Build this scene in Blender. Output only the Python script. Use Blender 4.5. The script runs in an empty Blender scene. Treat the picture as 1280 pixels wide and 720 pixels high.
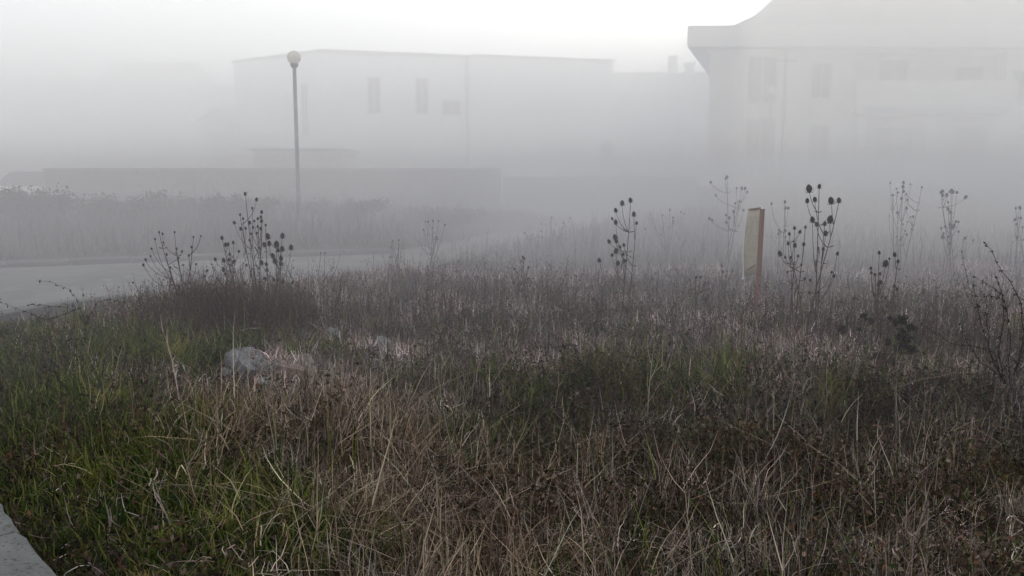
import bpy, bmesh, math, random
import numpy as np
from mathutils import Vector, Matrix
R = math.radians
random.seed(7)
rng = np.random.default_rng(11)
scene = bpy.context.scene
COL = scene.collection

# ------------------------------------------------------------------ camera geometry
EYE = 1.6; F = 1108.0; PITCH = math.atan(145 / F)
def at(px, py, Y):
    """world point seen at that direction at depth Y"""
    u = (px - 640) / F; v = (360 - py) / F
    d = (u, math.cos(PITCH) + v * math.sin(PITCH), -math.sin(PITCH) + v * math.cos(PITCH))
    s = Y / d[1]
    return Vector((d[0] * s, Y, EYE + d[2] * s))

# ------------------------------------------------------------------ noise / terrain
_perm = rng.random((64, 64))
def vnoise(x, y, s=1.0, o=0.0):
    x = np.asarray(x, float) / s + 31.7 + o; y = np.asarray(y, float) / s + 17.3 + o * 1.7
    xi = np.floor(x).astype(int); yi = np.floor(y).astype(int)
    fx = x - xi; fy = y - yi
    fx = fx * fx * (3 - 2 * fx); fy = fy * fy * (3 - 2 * fy)
    g = lambda a, b: _perm[a % 64, b % 64]
    return (g(xi, yi) * (1 - fx) * (1 - fy) + g(xi + 1, yi) * fx * (1 - fy) +
            g(xi, yi + 1) * (1 - fx) * fy + g(xi + 1, yi + 1) * fx * fy)
def fnoise(x, y, s=1.0, o=0.0):
    return (vnoise(x, y, s, o) * .55 + vnoise(x, y, s * .45, o + 5) * .3 + vnoise(x, y, s * .2, o + 9) * .15)
def sst(a, b, x):
    t = np.clip((np.asarray(x, float) - a) / (b - a), 0, 1); return t * t * (3 - 2 * t)

KERB = [(3.0, -8), (1.5, -2), (0.0, 0.9), (-1.3, 2.74), (-1.94, 3.48), (-2.65, 4.3), (-3.75, 5.6), (-4.8, 6.9), (-5.45, 8.1),
        (-5.8, 9.2), (-5.5, 10.3), (-4.6, 11.4), (-3.2, 12.6), (-1.7, 15.2), (-.5, 18.0), (.7, 21), (4.2, 29), (10, 42)]
FAR = [(6.5, 46), (1.2, 30), (-1.2, 22), (-2.6, 18.6), (-9.1, 15.8), (-20, 12.5), (-60, 1)]
ROAD = KERB + FAR + [(-60, -8)]
def seg_dist(x, y, poly, closed=False):
    x = np.asarray(x, float); y = np.asarray(y, float)
    best = np.full(x.shape, 1e9)
    n = len(poly); rngi = range(n if closed else n - 1)
    for i in rngi:
        ax, ay = poly[i]; bx, by = poly[(i + 1) % n]
        dx, dy = bx - ax, by - ay
        t = np.clip(((x - ax) * dx + (y - ay) * dy) / (dx * dx + dy * dy), 0, 1)
        best = np.minimum(best, np.hypot(x - ax - t * dx, y - ay - t * dy))
    return best
def inside(x, y, poly):
    x = np.asarray(x, float); y = np.asarray(y, float)
    c = np.zeros(x.shape, bool); n = len(poly)
    for i in range(n):
        ax, ay = poly[i]; bx, by = poly[(i + 1) % n]
        if ay == by: continue
        m = ((ay > y) != (by > y)) & (x < (bx - ax) * (y - ay) / (by - ay) + ax)
        c ^= m
    return c
def road_sd(x, y):
    d = seg_dist(x, y, ROAD, True)
    return np.where(inside(x, y, ROAD), -d, d)
def H(x, y):
    x = np.asarray(x, float); y = np.asarray(y, float)
    sd = road_sd(x, y)
    h = (fnoise(x, y, 2.2) - .5) * .22 + (fnoise(x, y, .7, 7) - .5) * .12
    # ledge: the near ground on the right lies lower than the field behind it
    edge = 6.15 + (vnoise(x, y * 0, 1.3, 3) - .5) * .5
    low = (1 - sst(edge - .55, edge + .15, y)) * sst(-1.3, -.1, x)
    h = h - .30 * low
    h += .10 * np.exp(-(((x + 1.9) / .8) ** 2 + ((y - 7.0) / .55) ** 2))      # rubble heap
    far = np.clip(sst(0, 6, sd), 0, 1) * sst(17, 24, y - .33 * x)
    h = h * (1 - far) + far * (.55 + (fnoise(x, y, 5, 2) - .5) * .4) * (1 - sst(26, 34, y))
    k = sst(0, .35, sd)
    h = h * k + (-.13) * (1 - k)
    return h

# ------------------------------------------------------------------ helpers
def mk(name, verts, faces, mat=None, parent=None, smooth=False, col=None):
    me = bpy.data.meshes.new(name)
    me.from_pydata([tuple(v) for v in verts], [], faces); me.update()
    if mat: me.materials.append(mat)
    if smooth: me.polygons.foreach_set('use_smooth', [True] * len(me.polygons))
    o = bpy.data.objects.new(name, me); COL.objects.link(o)
    if parent is not None: o.parent = parent
    return o
def thing(name, label, cat, loc=(0, 0, 0), group=None):
    o = bpy.data.objects.new(name, None); COL.objects.link(o)
    o.location = loc; o.empty_display_size = .1
    o['label'] = label; o['category'] = cat
    if group: o['group'] = group
    return o
def tag(o, label, cat, group=None, kind=None):
    o['label'] = label; o['category'] = cat
    if group: o['group'] = group
    if kind: o['kind'] = kind
    return o
class MB:
    def __init__(s): s.v = []; s.f = []
    def add(s, v, f):
        n = len(s.v); s.v += [Vector(p) for p in v]; s.f += [tuple(i + n for i in q) for q in f]; return s
    def box(s, x0, x1, y0, y1, z0, z1):
        return s.add([(x0, y0, z0), (x1, y0, z0), (x1, y1, z0), (x0, y1, z0), (x0, y0, z1), (x1, y0, z1), (x1, y1, z1), (x0, y1, z1)],
                     [(0, 3, 2, 1), (4, 5, 6, 7), (0, 1, 5, 4), (1, 2, 6, 5), (2, 3, 7, 6), (3, 0, 4, 7)])
    def prism(s, base, z0, z1):
        n = len(base)
        zz0 = z0 if hasattr(z0, '__len__') else [z0] * n; zz1 = z1 if hasattr(z1, '__len__') else [z1] * n
        return s.add([(p[0], p[1], a) for p, a in zip(base, zz0)] + [(p[0], p[1], a) for p, a in zip(base, zz1)],
                     [tuple(range(n))[::-1], tuple(range(n, 2 * n))] + [(i, (i + 1) % n, n + (i + 1) % n, n + i) for i in range(n)])
    def tube(s, pts, rad, n=5, cap=True):
        pts = [Vector(p) for p in pts]
        if not hasattr(rad, '__len__'): rad = [rad] * len(pts)
        rings = []; up = Vector((0.13, 1, 0.21)).normalized()
        for i, p in enumerate(pts):
            d = (pts[min(i + 1, len(pts) - 1)] - pts[max(i - 1, 0)])
            if d.length < 1e-9: d = Vector((0, 0, 1))
            d.normalize()
            a = d.cross(up)
            if a.length < 1e-3: a = d.cross(Vector((1, 0, 0)))
            a.normalize(); b = d.cross(a)
            rings.append([p + (a * math.cos(2 * math.pi * k / n) + b * math.sin(2 * math.pi * k / n)) * rad[i] for k in range(n)])
        v = [q for r in rings for q in r]; f = []
        for i in range(len(pts) - 1):
            for k in range(n):
                f.append((i * n + k, i * n + (k + 1) % n, (i + 1) * n + (k + 1) % n, (i + 1) * n + k))
        if cap: f += [tuple(range(n))[::-1], tuple(range(len(v) - n, len(v)))]
        return s.add(v, f)
    def lathe(s, prof, n=16, c=(0, 0, 0)):
        v = []; f = []
        for r, z in prof:
            for k in range(n):
                a = 2 * math.pi * k / n; v.append((c[0] + r * math.cos(a), c[1] + r * math.sin(a), c[2] + z))
        for i in range(len(prof) - 1):
            for k in range(n):
                f.append((i * n + k, i * n + (k + 1) % n, (i + 1) * n + (k + 1) % n, (i + 1) * n + k))
        f += [tuple(range(n))[::-1], tuple(range(len(v) - n, len(v)))]
        return s.add(v, f)
    def build(s, name, mat, parent=None, smooth=False, bevel=0):
        o = mk(name, s.v, s.f, mat, parent, smooth)
        if bevel:
            m = o.modifiers.new('b', 'BEVEL'); m.width = bevel; m.segments = 2; m.limit_method = 'ANGLE'
        return o

# ------------------------------------------------------------------ materials
def newmat(name):
    m = bpy.data.materials.new(name); m.use_nodes = True
    nt = m.node_tree; nt.nodes.clear()
    out = nt.nodes.new('ShaderNodeOutputMaterial')
    return m, nt, out
def surf(name, c1, c2=None, scale=4, rough=.85, spots=None, bump=.3, c3=None, stretch=(1, 1, 1)):
    m, nt, out = newmat(name)
    b = nt.nodes.new('ShaderNodeBsdfPrincipled'); b.inputs['Roughness'].default_value = rough
    b.inputs['Specular IOR Level'].default_value = .25
    tc = nt.nodes.new('ShaderNodeTexCoord'); mp = nt.nodes.new('ShaderNodeMapping'); mp.inputs['Scale'].default_value = stretch
    nt.links.new(tc.outputs['Object'], mp.inputs['Vector'])
    n = nt.nodes.new('ShaderNodeTexNoise'); n.inputs['Scale'].default_value = scale; n.inputs['Detail'].default_value = 8; n.inputs['Roughness'].default_value = .65
    nt.links.new(mp.outputs[0], n.inputs['Vector'])
    r = nt.nodes.new('ShaderNodeValToRGB'); c2 = c2 or tuple(x * .7 for x in c1)
    r.color_ramp.elements[0].position = .3; r.color_ramp.elements[1].position = .7
    r.color_ramp.elements[0].color = (*c2, 1); r.color_ramp.elements[1].color = (*c1, 1)
    if c3:
        e = r.color_ramp.elements.new(.5); e.color = (*c3, 1)
    nt.links.new(n.outputs['Fac'], r.inputs['Fac']); col = r.outputs['Color']
    if spots:
        v = nt.nodes.new('ShaderNodeTexNoise'); v.inputs['Scale'].default_value = scale * 6; v.inputs['Detail'].default_value = 3
        nt.links.new(mp.outputs[0], v.inputs['Vector'])
        mr = nt.nodes.new('ShaderNodeMapRange'); mr.inputs['From Min'].default_value = .56; mr.inputs['From Max'].default_value = .64
        nt.links.new(v.outputs['Fac'], mr.inputs['Value'])
        mx = nt.nodes.new('ShaderNodeMixRGB'); mx.inputs['Color2'].default_value = (*spots, 1)
        nt.links.new(mr.outputs[0], mx.inputs['Fac']); nt.links.new(col, mx.inputs['Color1']); col = mx.outputs[0]
    nt.links.new(col, b.inputs['Base Color'])
    if bump:
        bp = nt.nodes.new('ShaderNodeBump'); bp.inputs['Strength'].default_value = bump; bp.inputs['Distance'].default_value = .02
        nt.links.new(n.outputs['Fac'], bp.inputs['Height']); nt.links.new(bp.outputs[0], b.inputs['Normal'])
    nt.links.new(b.outputs[0], out.inputs['Surface'])
    return m
def leafmat(name, transl=.25):
    m, nt, out = newmat(name)
    a = nt.nodes.new('ShaderNodeVertexColor'); a.layer_name = 'col'
    d = nt.nodes.new('ShaderNodeBsdfDiffuse'); t = nt.nodes.new('ShaderNodeBsdfTranslucent'); mx = nt.nodes.new('ShaderNodeMixShader')
    mx.inputs[0].default_value = transl
    nt.links.new(a.outputs[0], d.inputs['Color']); nt.links.new(a.outputs[0], t.inputs['Color'])
    nt.links.new(d.outputs[0], mx.inputs[1]); nt.links.new(t.outputs[0], mx.inputs[2])
    nt.links.new(mx.outputs[0], out.inputs['Surface'])
    return m
M = dict(
    soil=surf('soil', (.045, .036, .028), (.018, .015, .012), 6, .95, bump=.8),
    asphalt=surf('asphalt', (.155, .155, .155), (.085, .085, .087), .7, .8, spots=(.16, .16, .155), bump=.1),
    concrete=surf('kerb_concrete', (.125, .13, .13), (.075, .078, .076), 9, .9, spots=(.06, .055, .045), bump=.4),
    stem=surf('dead_stem', (.075, .055, .042), (.04, .03, .024), 30, .9, bump=0),
    head=surf('teasel_head', (.040, .030, .025), (.018, .014, .012), 60, .95, bump=0),
    paleleaf=surf('dead_leaf', (.10, .07, .05), (.05, .035, .026), 30, .9, bump=0),
    dark=surf('dark_leaf', (.020, .014, .012), (.008, .006, .006), 40, .9, bump=0),
    red=surf('reddish_stem', (.060, .030, .026), (.035, .018, .016), 30, .9, bump=0),
    stone=surf('grey_stone', (.19, .19, .20), (.09, .09, .095), 11, .9, spots=(.07, .07, .06), bump=.8),
    pstone=surf('tan_stone', (.19, .165, .14), (.10, .09, .08), 11, .9, bump=.8),
    brick=surf('broken_brick', (.17, .115, .10), (.12, .08, .07), 12, .9, spots=(.26, .23, .21), bump=.8),
    plaster=surf('white_plaster', (.72, .72, .72), (.6, .6, .6), .5, .9, bump=.05),
    cream=surf('cream_plaster', (.72, .66, .55), (.62, .57, .47), .5, .9, bump=.05),
    greyplaster=surf('grey_plaster', (.42, .42, .42), (.34, .34, .34), .5, .9, bump=.05),
    roof=surf('roof_tiles', (.17, .14, .125), (.11, .095, .085), 2, .9, bump=.2),
    flatroof=surf('roof_felt', (.16, .16, .16), (.1, .1, .1), 1, .9, bump=.1),
    trim=surf('roof_trim', (.35, .34, .32), (.28, .27, .26), 2, .7, bump=0),
    glass=surf('window_glass', (.03, .035, .04), (.02, .022, .025), 2, .15, bump=0),
    frame=surf('window_frame', (.45, .44, .42), (.38, .37, .36), 5, .6, bump=0),
    wallc=surf('boundary_concrete', (.30, .30, .29), (.2, .2, .195), 1.2, .9, spots=(.15, .15, .14), bump=.3),
    pole=surf('lamp_pole_paint', (.20, .21, .22), (.12, .125, .13), 7, .6, spots=(.42, .42, .42), bump=.1, stretch=(1, 1, .4)),
    globe=surf('lamp_globe_plastic', (.42, .41, .37), (.34, .33, .30), 9, .35, bump=0),
    post=surf('sign_post_wood', (.19, .095, .06), (.10, .055, .038), 14, .9, bump=.3, stretch=(1, 1, .2)),
    postred=surf('faded_red_paint', (.24, .085, .075), (.14, .07, .062), 12, .8, bump=.2),
    board=surf('sign_board_beige', (.44, .40, .32), (.32, .28, .21), 5, .75, spots=(.24, .18, .12), bump=.1),
    white=surf('white_sheet_metal', (.75, .75, .75), (.6, .6, .6), 5, .5, bump=0),
    carp=surf('white_car_paint', (.8, .8, .8), (.76, .76, .76), 1, .3, bump=0),
    rubber=surf('tyre_rubber', (.03, .03, .03), (.02, .02, .02), 5, .8, bump=0),
    fascia=surf('fascia_board', (.42, .39, .34), (.33, .31, .27), 1, .8, bump=0),
    palewood=surf('pale_wood', (.34, .30, .26), (.2, .17, .14), 20, .9, bump=.3),
    blackp=surf('black_plastic', (.04, .04, .04), (.03, .03, .03), 5, .5, bump=0),
    lampred=surf('tail_lamp_red', (.35, .03, .02), (.3, .02, .02), 5, .3, bump=0),
)
def globemat():
    m, nt, out = newmat('lamp_globe_opal')
    d = nt.nodes.new('ShaderNodeBsdfDiffuse'); t = nt.nodes.new('ShaderNodeBsdfTranslucent'); mx = nt.nodes.new('ShaderNodeMixShader')
    d.inputs['Color'].default_value = (.62, .60, .54, 1); t.inputs['Color'].default_value = (.85, .82, .74, 1); mx.inputs[0].default_value = .5
    nt.links.new(d.outputs[0], mx.inputs[1]); nt.links.new(t.outputs[0], mx.inputs[2]); nt.links.new(mx.outputs[0], out.inputs['Surface'])
    return m
M['globe'] = globemat()
M['green'] = leafmat('green_blades', .3); M['dry'] = leafmat('dry_blades', .2); M['herb'] = leafmat('herb_leaves', .2)

# ------------------------------------------------------------------ ground sheet
def axis(lims, steps):
    out = []
    for (a, b), s in zip(lims, steps): out += list(np.arange(a, b, s))
    return np.array(out + [lims[-1][1]])
xs = axis([(-400, -60), (-60, -16), (-16, -7), (-7, 7), (7, 16), (16, 60), (60, 400)], [34, 2, .5, .14, .5, 2, 34])
ys = axis([(-60, -8), (-8, 2), (2, 14), (14, 30), (30, 60), (60, 600)], [8, 1, .14, .4, 2, 45])
X, Y = np.meshgrid(xs, ys); Z = H(X, Y)
nx, ny = len(xs), len(ys)
idx = np.arange(nx * ny).reshape(ny, nx)
fc = np.stack([idx[:-1, :-1], idx[:-1, 1:], idx[1:, 1:], idx[1:, :-1]], -1).reshape(-1, 4)
g = mk('ground', np.stack([X.ravel(), Y.ravel(), Z.ravel()], 1).tolist(), fc.tolist(), M['soil'], smooth=True); g['kind'] = 'structure'
# road surface
bm = bmesh.new()
vs = [bm.verts.new((x, y, -.075)) for x, y in ROAD]; bm.faces.new(vs); bmesh.ops.triangulate(bm, faces=bm.faces[:])
me = bpy.data.meshes.new('road'); bm.to_mesh(me); bm.free(); me.materials.append(M['asphalt'])
o = bpy.data.objects.new('road', me); COL.objects.link(o); o['kind'] = 'structure'

# ------------------------------------------------------------------ kerb stones
def kerb_line():
    pts = [Vector((x, y, 0)) for x, y in KERB[1:12]]; out = []
    seglen = 0.98; cur = pts[0].copy(); i = 1; res = [cur.copy()]; rem = seglen
    while i < len(pts):
        d = (pts[i] - cur).length
        if d < rem: rem -= d; cur = pts[i].copy(); i += 1
        else:
            cur = cur + (pts[i] - cur).normalized() * rem; res.append(cur.copy()); rem = seglen
    return res
kp = kerb_line()
kn = 0
for i in range(len(kp) - 1):
    a, b = kp[i], kp[i + 1]
    if b.y < 2.4: continue
    d = (b - a); L = d.length - .018; d.normalize(); n = Vector((-d.y, d.x, 0))   # n points to the road (left)
    mb = MB(); w = .30
    prof = [(-.0, -.2), (-.0, .035), (.02, .05), (w - .05, .045), (w - .01, .02), (w, -.2)]
    segs = 10; v = []
    for s in range(segs + 1):
        for (q, z) in prof:
            jz = random.uniform(-.004, .004); jq = random.uniform(-.006, .006) * (1 if q < .1 else .4)
            endd = .012 if s in (0, segs) and z > 0 else 0
            v.append((-q - jq, s / segs * L - L / 2, z + jz - endd))
    f = []
    m_ = len(prof)
    for s in range(segs):
        for k in range(m_ - 1): f.append((s * m_ + k, s * m_ + k + 1, (s + 1) * m_ + k + 1, (s + 1) * m_ + k))
    f += [tuple(range(m_))[::-1], tuple(range(segs * m_, segs * m_ + m_))]
    mb.add(v, f)
    k = mb.build('kerb_stone', M['concrete'])
    mid = (a + b) / 2; k.location = (mid.x, mid.y, random.uniform(-.012, .0)); k.rotation_euler = (random.uniform(-.02, .02), 0, math.atan2(d.y, d.x) - math.pi / 2)
    KL = {0: 'worn concrete kerb stone in the bottom left corner, nearest of its row', 1: 'worn concrete kerb stone in the bottom left corner, second of its row'}
    tag(k, KL.get(kn, 'weathered concrete kerb stone further along the edge of the overgrown plot'), 'kerb stone', 'kerb stones along the overgrown plot')
    kn += 1

fk = [Vector((x, y, 0)) for x, y in FAR[3:6]]; k0 = [ob for ob in COL.objects if ob.name.startswith('kerb_stone')][0]
Lf = (fk[1] - fk[0]).length
for i in range(int(Lf + 6)):
    if i < Lf: q = fk[0].lerp(fk[1], (i + .5) / Lf); d = fk[1] - fk[0]
    else: q = fk[1] + (fk[2] - fk[1]).normalized() * (i + .5 - Lf); d = fk[2] - fk[1]
    k = k0.copy(); COL.objects.link(k); k.location = (q.x, q.y, random.uniform(-.03, -.01)); k.rotation_euler = (0, 0, math.atan2(d.y, d.x) - math.pi / 2)
    k['label'] = 'weathered concrete kerb stone on the far side of the road, below the bank'; k['group'] = 'kerb stones on the far side of the road'
# ------------------------------------------------------------------ vegetation generators (numpy)
def raw(name, V, Fq, C, mat):
    me = bpy.data.meshes.new(name)
    nv = len(V); nf = len(Fq)
    me.vertices.add(nv); me.vertices.foreach_set('co', V.astype(np.float32).ravel())
    me.loops.add(nf * 4); me.polygons.add(nf)
    me.polygons.foreach_set('loop_start', np.arange(nf, dtype=np.int32) * 4)
    me.polygons.foreach_set('loop_total', np.full(nf, 4, np.int32))
    me.loops.foreach_set('vertex_index', Fq.astype(np.int32).ravel())
    at_ = me.color_attributes.new('col', 'FLOAT_COLOR', 'POINT')
    at_.data.foreach_set('color', np.concatenate([C, np.ones((nv, 1))], 1).astype(np.float32).ravel())
    me.update(calc_edges=True); me.materials.append(mat)
    o = bpy.data.objects.new(name, me); COL.objects.link(o)
    return o
def blades(P, h, w, az, lean, curl, col, segs=4, taper=1.5, w0=1.0, kink=0.0):
    """P (n,3); returns V,F,C and centreline pts (n,segs+1,3)"""
    n = len(P); t = np.linspace(0, 1, segs + 1)
    th = lean[:, None] + curl[:, None] * t[None, :]
    if kink: th = th + rng.normal(0, kink, (n, segs + 1)).cumsum(1)
    azz = az[:, None] + (rng.normal(0, kink, (n, segs + 1)).cumsum(1) if kink else 0)
    dx = np.sin(th) * np.cos(azz); dy = np.sin(th) * np.sin(azz); dz = np.cos(th)
    st = h[:, None] / segs
    pts = np.zeros((n, segs + 1, 3)); pts[:, 0] = P
    for i, dd in enumerate((dx, dy, dz)):
        pts[:, 1:, i] = P[:, None, i] + np.cumsum(dd[:, :-1] * st, 1)
    tw = az + np.pi / 2 + rng.normal(0, .6, n)
    side = np.stack([np.cos(tw), np.sin(tw), np.zeros(n)], 1)
    ww = w[:, None] * .5 * np.maximum(w0 * (1 - t[None, :] ** taper), .12)
    A = pts - side[:, None, :] * ww[..., None]; B = pts + side[:, None, :] * ww[..., None]
    V = np.stack([A, B], 2).reshape(n, -1, 3)
    k = np.arange(segs) * 2
    base = np.stack([k, k + 1, k + 3, k + 2], 1)
    Fq = (base[None] + (np.arange(n) * (segs + 1) * 2)[:, None, None]).reshape(-1, 4)
    C = np.repeat(col, (segs + 1) * 2, 0)
    return V.reshape(-1, 3), Fq, C, pts
def cards(P, size, col, elong=1.9, droop=.3):
    n = len(P)
    a = rng.normal(size=(n, 3)); a[:, 2] -= droop; a /= np.linalg.norm(a, axis=1)[:, None]
    b = np.cross(a, rng.normal(size=(n, 3))); b /= np.linalg.norm(b, axis=1)[:, None]
    c = np.cross(a, b)
    L = size[:, None] * elong; W = size[:, None] * .5
    fold = size[:, None] * .25 * rng.normal(0, 1, (n, 1))
    V = np.stack([P, P + a * L * .45 + b * W + c * fold, P + a * L + c * fold * 1.5, P + a * L * .5 - b * W + c * fold], 1)
    return V.reshape(-1, 3), np.arange(n * 4).reshape(-1, 4), np.repeat(col, 4, 0)
def join(parts):
    V = []; Fq = []; C = []; o = 0
    for v, f, c in parts:
        V.append(v); Fq.append(f + o); C.append(c); o += len(v)
    return np.concatenate(V), np.concatenate(Fq), np.concatenate(C)
def pal(n, cols, var=.18, wts=None):
    cols = np.array(cols); i = rng.choice(len(cols), n, p=wts)
    c = cols[i] * np.exp(rng.normal(0, var, (n, 1))) * np.exp(rng.normal(0, .06, (n, 3)))
    return np.clip(c, .002, .8)
def sample(n, y0, y1, p, margin=.72, keep=None):
    """n points in the wedge in front of the camera, density falling with distance"""
    u = rng.random(int(n))
    e = 2 - p
    y = (y0 ** e + u * (y1 ** e - y0 ** e)) ** (1 / e) if abs(e) > 1e-6 else y0 * (y1 / y0) ** u
    x = (rng.random(len(y)) * 2 - 1) * (margin * y + .6)
    sd = road_sd(x, y); m = sd > .03
    if keep is not None: m &= rng.random(len(y)) < keep(x, y, sd)
    m &= rng.random(len(y)) > bare(x, y)
    x = x[m]; y = y[m]
    return x, y, sd[m]
def bare(x, y):
    b_ = 0 * x
    for cx, cy, sx, sy, k in ((-2.05, 6.35, .38, .45, .93), (-1.45, 6.4, .48, .50, .93), (-1.67, 8.15, .25, .35, .85), (-1.15, 7.5, .2, .3, .75), (-1.2, 9.7, .25, .4, .8), (-2.15, 6.95, .3, .25, .8), (.33, 3.75, .08, .15, .9)):
        b_ = np.maximum(b_, k * np.exp(-(np.abs((x - cx) / sx) ** 3 + np.abs((y - cy) / sy) ** 3)))
    return b_
def P3(x, y, dz=-.015): return np.stack([x, y, H(x, y) + dz], 1)
def gs(x, y, cx, cy, sx, sy): return np.exp(-(((x - cx) / sx) ** 2 + ((y - cy) / sy) ** 2))

GREEN = [(.060, .085, .020), (.115, .135, .030), (.026, .044, .014), (.16, .15, .05), (.016, .026, .011)]
STRAW = [(.23, .17, .118), (.11, .078, .054), (.38, .30, .225), (.048, .034, .024)]
BROWN = [(.065, .046, .038), (.13, .097, .08), (.024, .018, .015), (.28, .23, .20), (.035, .026, .021)]
HERB = [(.040, .028, .021), (.062, .042, .030), (.028, .021, .017), (.036, .042, .018), (.075, .042, .026), (.10, .078, .06), (.030, .026, .019)]

def greenness(x, y, sd):
    left = sst(-.9, -2.2, x + .12 * (y - 4)) if False else (1 - sst(-2.3, -1.1, x + .22 * (y - 4.5)))
    g_ = .85 * left * (1 - sst(7.5, 10.5, y)) + .35 * left
    g_ = g_ + .9 * np.exp(-(sd / .8) ** 2) * (y < 11)
    g_ = g_ + .55 * gs(x, y, .75, 6.35, 1.0, .28) + .3 * gs(x, y, 2.1, 6.2, 1.0, .3) + .6 * gs(x, y, -.9, 3.7, .7, .5) + .35 * gs(x, y, -.3, 5.4, .8, .7)
    g_ = g_ + .12
    g_ = g_ * (.12 + 1.4 * sst(.28, .62, fnoise(x, y, .8, 4)))
    return np.clip(np.maximum(g_, .97 * np.exp(-(sd / .95) ** 2) * (y < 9) + .35 * left * (y < 9)), 0, 1)
def strawness(x, y):
    s_ = gs(x, y, -1.05, 4.6, .75, .75) * 1.1 + gs(x, y, -.35, 4.0, .5, .6) + .6 * gs(x, y, -1.6, 5.5, .9, .5) + .5 * gs(x, y, .1, 3.6, .5, .4) + .55 * gs(x, y, -.2, 5.3, .7, .5)
    return np.clip(s_ * (.05 + 1.7 * sst(.35, .65, fnoise(x, y, .45, 12))), 0, 1.1) * sst(.3, 1.5, road_sd(x, y))
def tallness(x, y):
    return (1 + 1.3 * gs(x, y, -2.75, 8.9, .85, .8) + .3 * gs(x, y, -1.2, 9.5, 1.0, 1.0) + .35 * gs(x, y, 3.2, 7.8, 1.4, .7)
            + .5 * gs(x, y, 4.5, 8.0, 1.2, 1.5) + .35 * fnoise(x, y, 1.6, 20)) * (1 - .35 * gs(x, y, 2.9, 10.5, 1.2, 2.2)) * (1 - .35 * gs(x, y, 3.0, 7.0, 1.6, 1.2)) * (1 - .0 * x)

def low_here(a, b): return 1 - .6 * np.clip(gs(a, b, -1.85, 6.35, .75, .55), 0, 1) - .7 * gs(a, b, -4.9, 9.4, 1.0, 1.5) - .45 * gs(a, b, -1.3, 8.1, .5, .3)
# --- green grass
x, y, sd = sample(170000, 3.0, 12, 1.2, keep=greenness)
n = len(x); nb = fnoise(x, y, .7, 8)
h = (.06 + .20 * rng.random(n) ** 1.3) * (.5 + 1.0 * nb) * (.38 + .62 * sst(.0, 1.3, sd)) * 1.25 * low_here(x, y)
az = rng.random(n) * 6.283; 
V, Fq, C, _ = blades(P3(x, y), h * 1.25, .0045 + .0045 * rng.random(n) + .0005 * y, az, rng.normal(.25, .25, n), .3 + 1.3 * rng.random(n),
                     pal(n, GREEN, .25), 5, 1.8)
o = raw('green_grass', V, Fq, C, M['green']); tag(o, 'patches of short green grass along the kerb and between the dead weeds', 'grass', kind='stuff')
# green tussocks (arching clumps)
tx, ty, tsd = sample(900, 3.1, 9, 1.0, keep=lambda a, b, s: greenness(a, b, s) * .8)
k = 70; n = len(tx) * k
x = np.repeat(tx, k) + rng.normal(0, .035, n); y = np.repeat(ty, k) + rng.normal(0, .035, n)
m = road_sd(x, y) > .02; x = x[m]; y = y[m]; n = len(x)
hh = np.repeat((.14 + .18 * rng.random(len(tx))) * (.4 + .6 * sst(.1, 1.4, tsd)), k)[m] * (.5 + .6 * rng.random(n))
tc_ = np.repeat(pal(len(tx), GREEN, .2), k, 0)[m] * np.exp(rng.normal(0, .15, (n, 1)))
V2, F2, C2, _ = blades(P3(x, y), hh * 1.3, .0055 + .0055 * rng.random(n), rng.random(n) * 6.283, rng.normal(.2, .15, n), .6 + 1.4 * rng.random(n), tc_, 6, 2)
o = raw('grass_tussocks', V2, F2, C2, M['green']); tag(o, 'arching tufts of longer green grass at the left and under the straw', 'grass tufts', kind='stuff')

# --- dead grass over the whole field
parts = []
def dead(n0, y0, y1, p, hs, wd, keep=None, cols=BROWN, segs=5, lean=.45, curlr=1.1, var=.35, mult=None, wts=None, gap=True, kink=.16):
    kp_ = lambda a, b, s_: (keep(a, b, s_) if keep else 1.0) * ((.12 + .88 * sst(.33, .55, fnoise(a, b, .42, 51))) if gap else 1.0)
    x, y, sd = sample(n0, y0, y1, p, keep=kp_); n = len(x)
    tuft = fnoise(x, y, .30, 61)
    h = hs * (.3 + .9 * rng.random(n) ** 1.3) * (.25 + 1.5 * sst(.25, .75, tuft)) * (.4 + .6 * sst(0, .9, sd)) * low_here(x, y)
    if mult is not None: h = h * mult(x, y)
    c = pal(n, cols, var, wts) * (.55 + .9 * fnoise(x, y, .5, 25))[:, None]
    az = 12 * vnoise(x, y, .5, 71) + rng.normal(0, 1.1, n)
    v, f, c, _ = blades(P3(x, y), h, wd * (.6 + .8 * rng.random(n)) * (1 + .06 * y), az, np.abs(rng.normal(.42, lean, n)), rng.normal(.2, 1, n) * curlr, c, segs, 2, kink=kink)
    parts.append((v, f, c))
notg = lambda a, b, s: np.clip(1.05 - greenness(a, b, s) * 1.1, .06, 1)
def thatch(n0, y0, y1, hs, wd, top, cols, keep=None):
    x, y, sd = sample(n0, y0, y1, .9, keep=keep); n = len(x)
    tuft = sst(.3, .7, fnoise(x, y, .55, 33))
    P = P3(x, y, 0) + np.stack([0 * x, 0 * x, top * tuft * (.15 + .85 * rng.random(n)) * (.3 + .7 * sst(0, .6, sd)) * low_here(x, y) * tallness(x, y) ** .5], 1)
    v, f, c, _ = blades(P, hs * (.4 + rng.random(n)), wd * (.6 + .8 * rng.random(n)) * (1 + .06 * y), 14 * vnoise(x, y, .35, 83) + rng.normal(0, .9, n), rng.normal(1.25, .35, n), rng.normal(0, .9, n), pal(n, cols, .4) * (.5 + tuft)[:, None], 5, 2.5, kink=.28)
    parts.append((v, f, c))
thatch(95000, 3.0, 6.8, .15, .0042, .17, BROWN + [(.26, .21, .175)], notg)
thatch(230000, 5.8, 14, .13, .0045, .11, [(.21, .150, .142), (.32, .255, .245), (.11, .075, .070), (.45, .38, .36)], notg)
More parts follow.
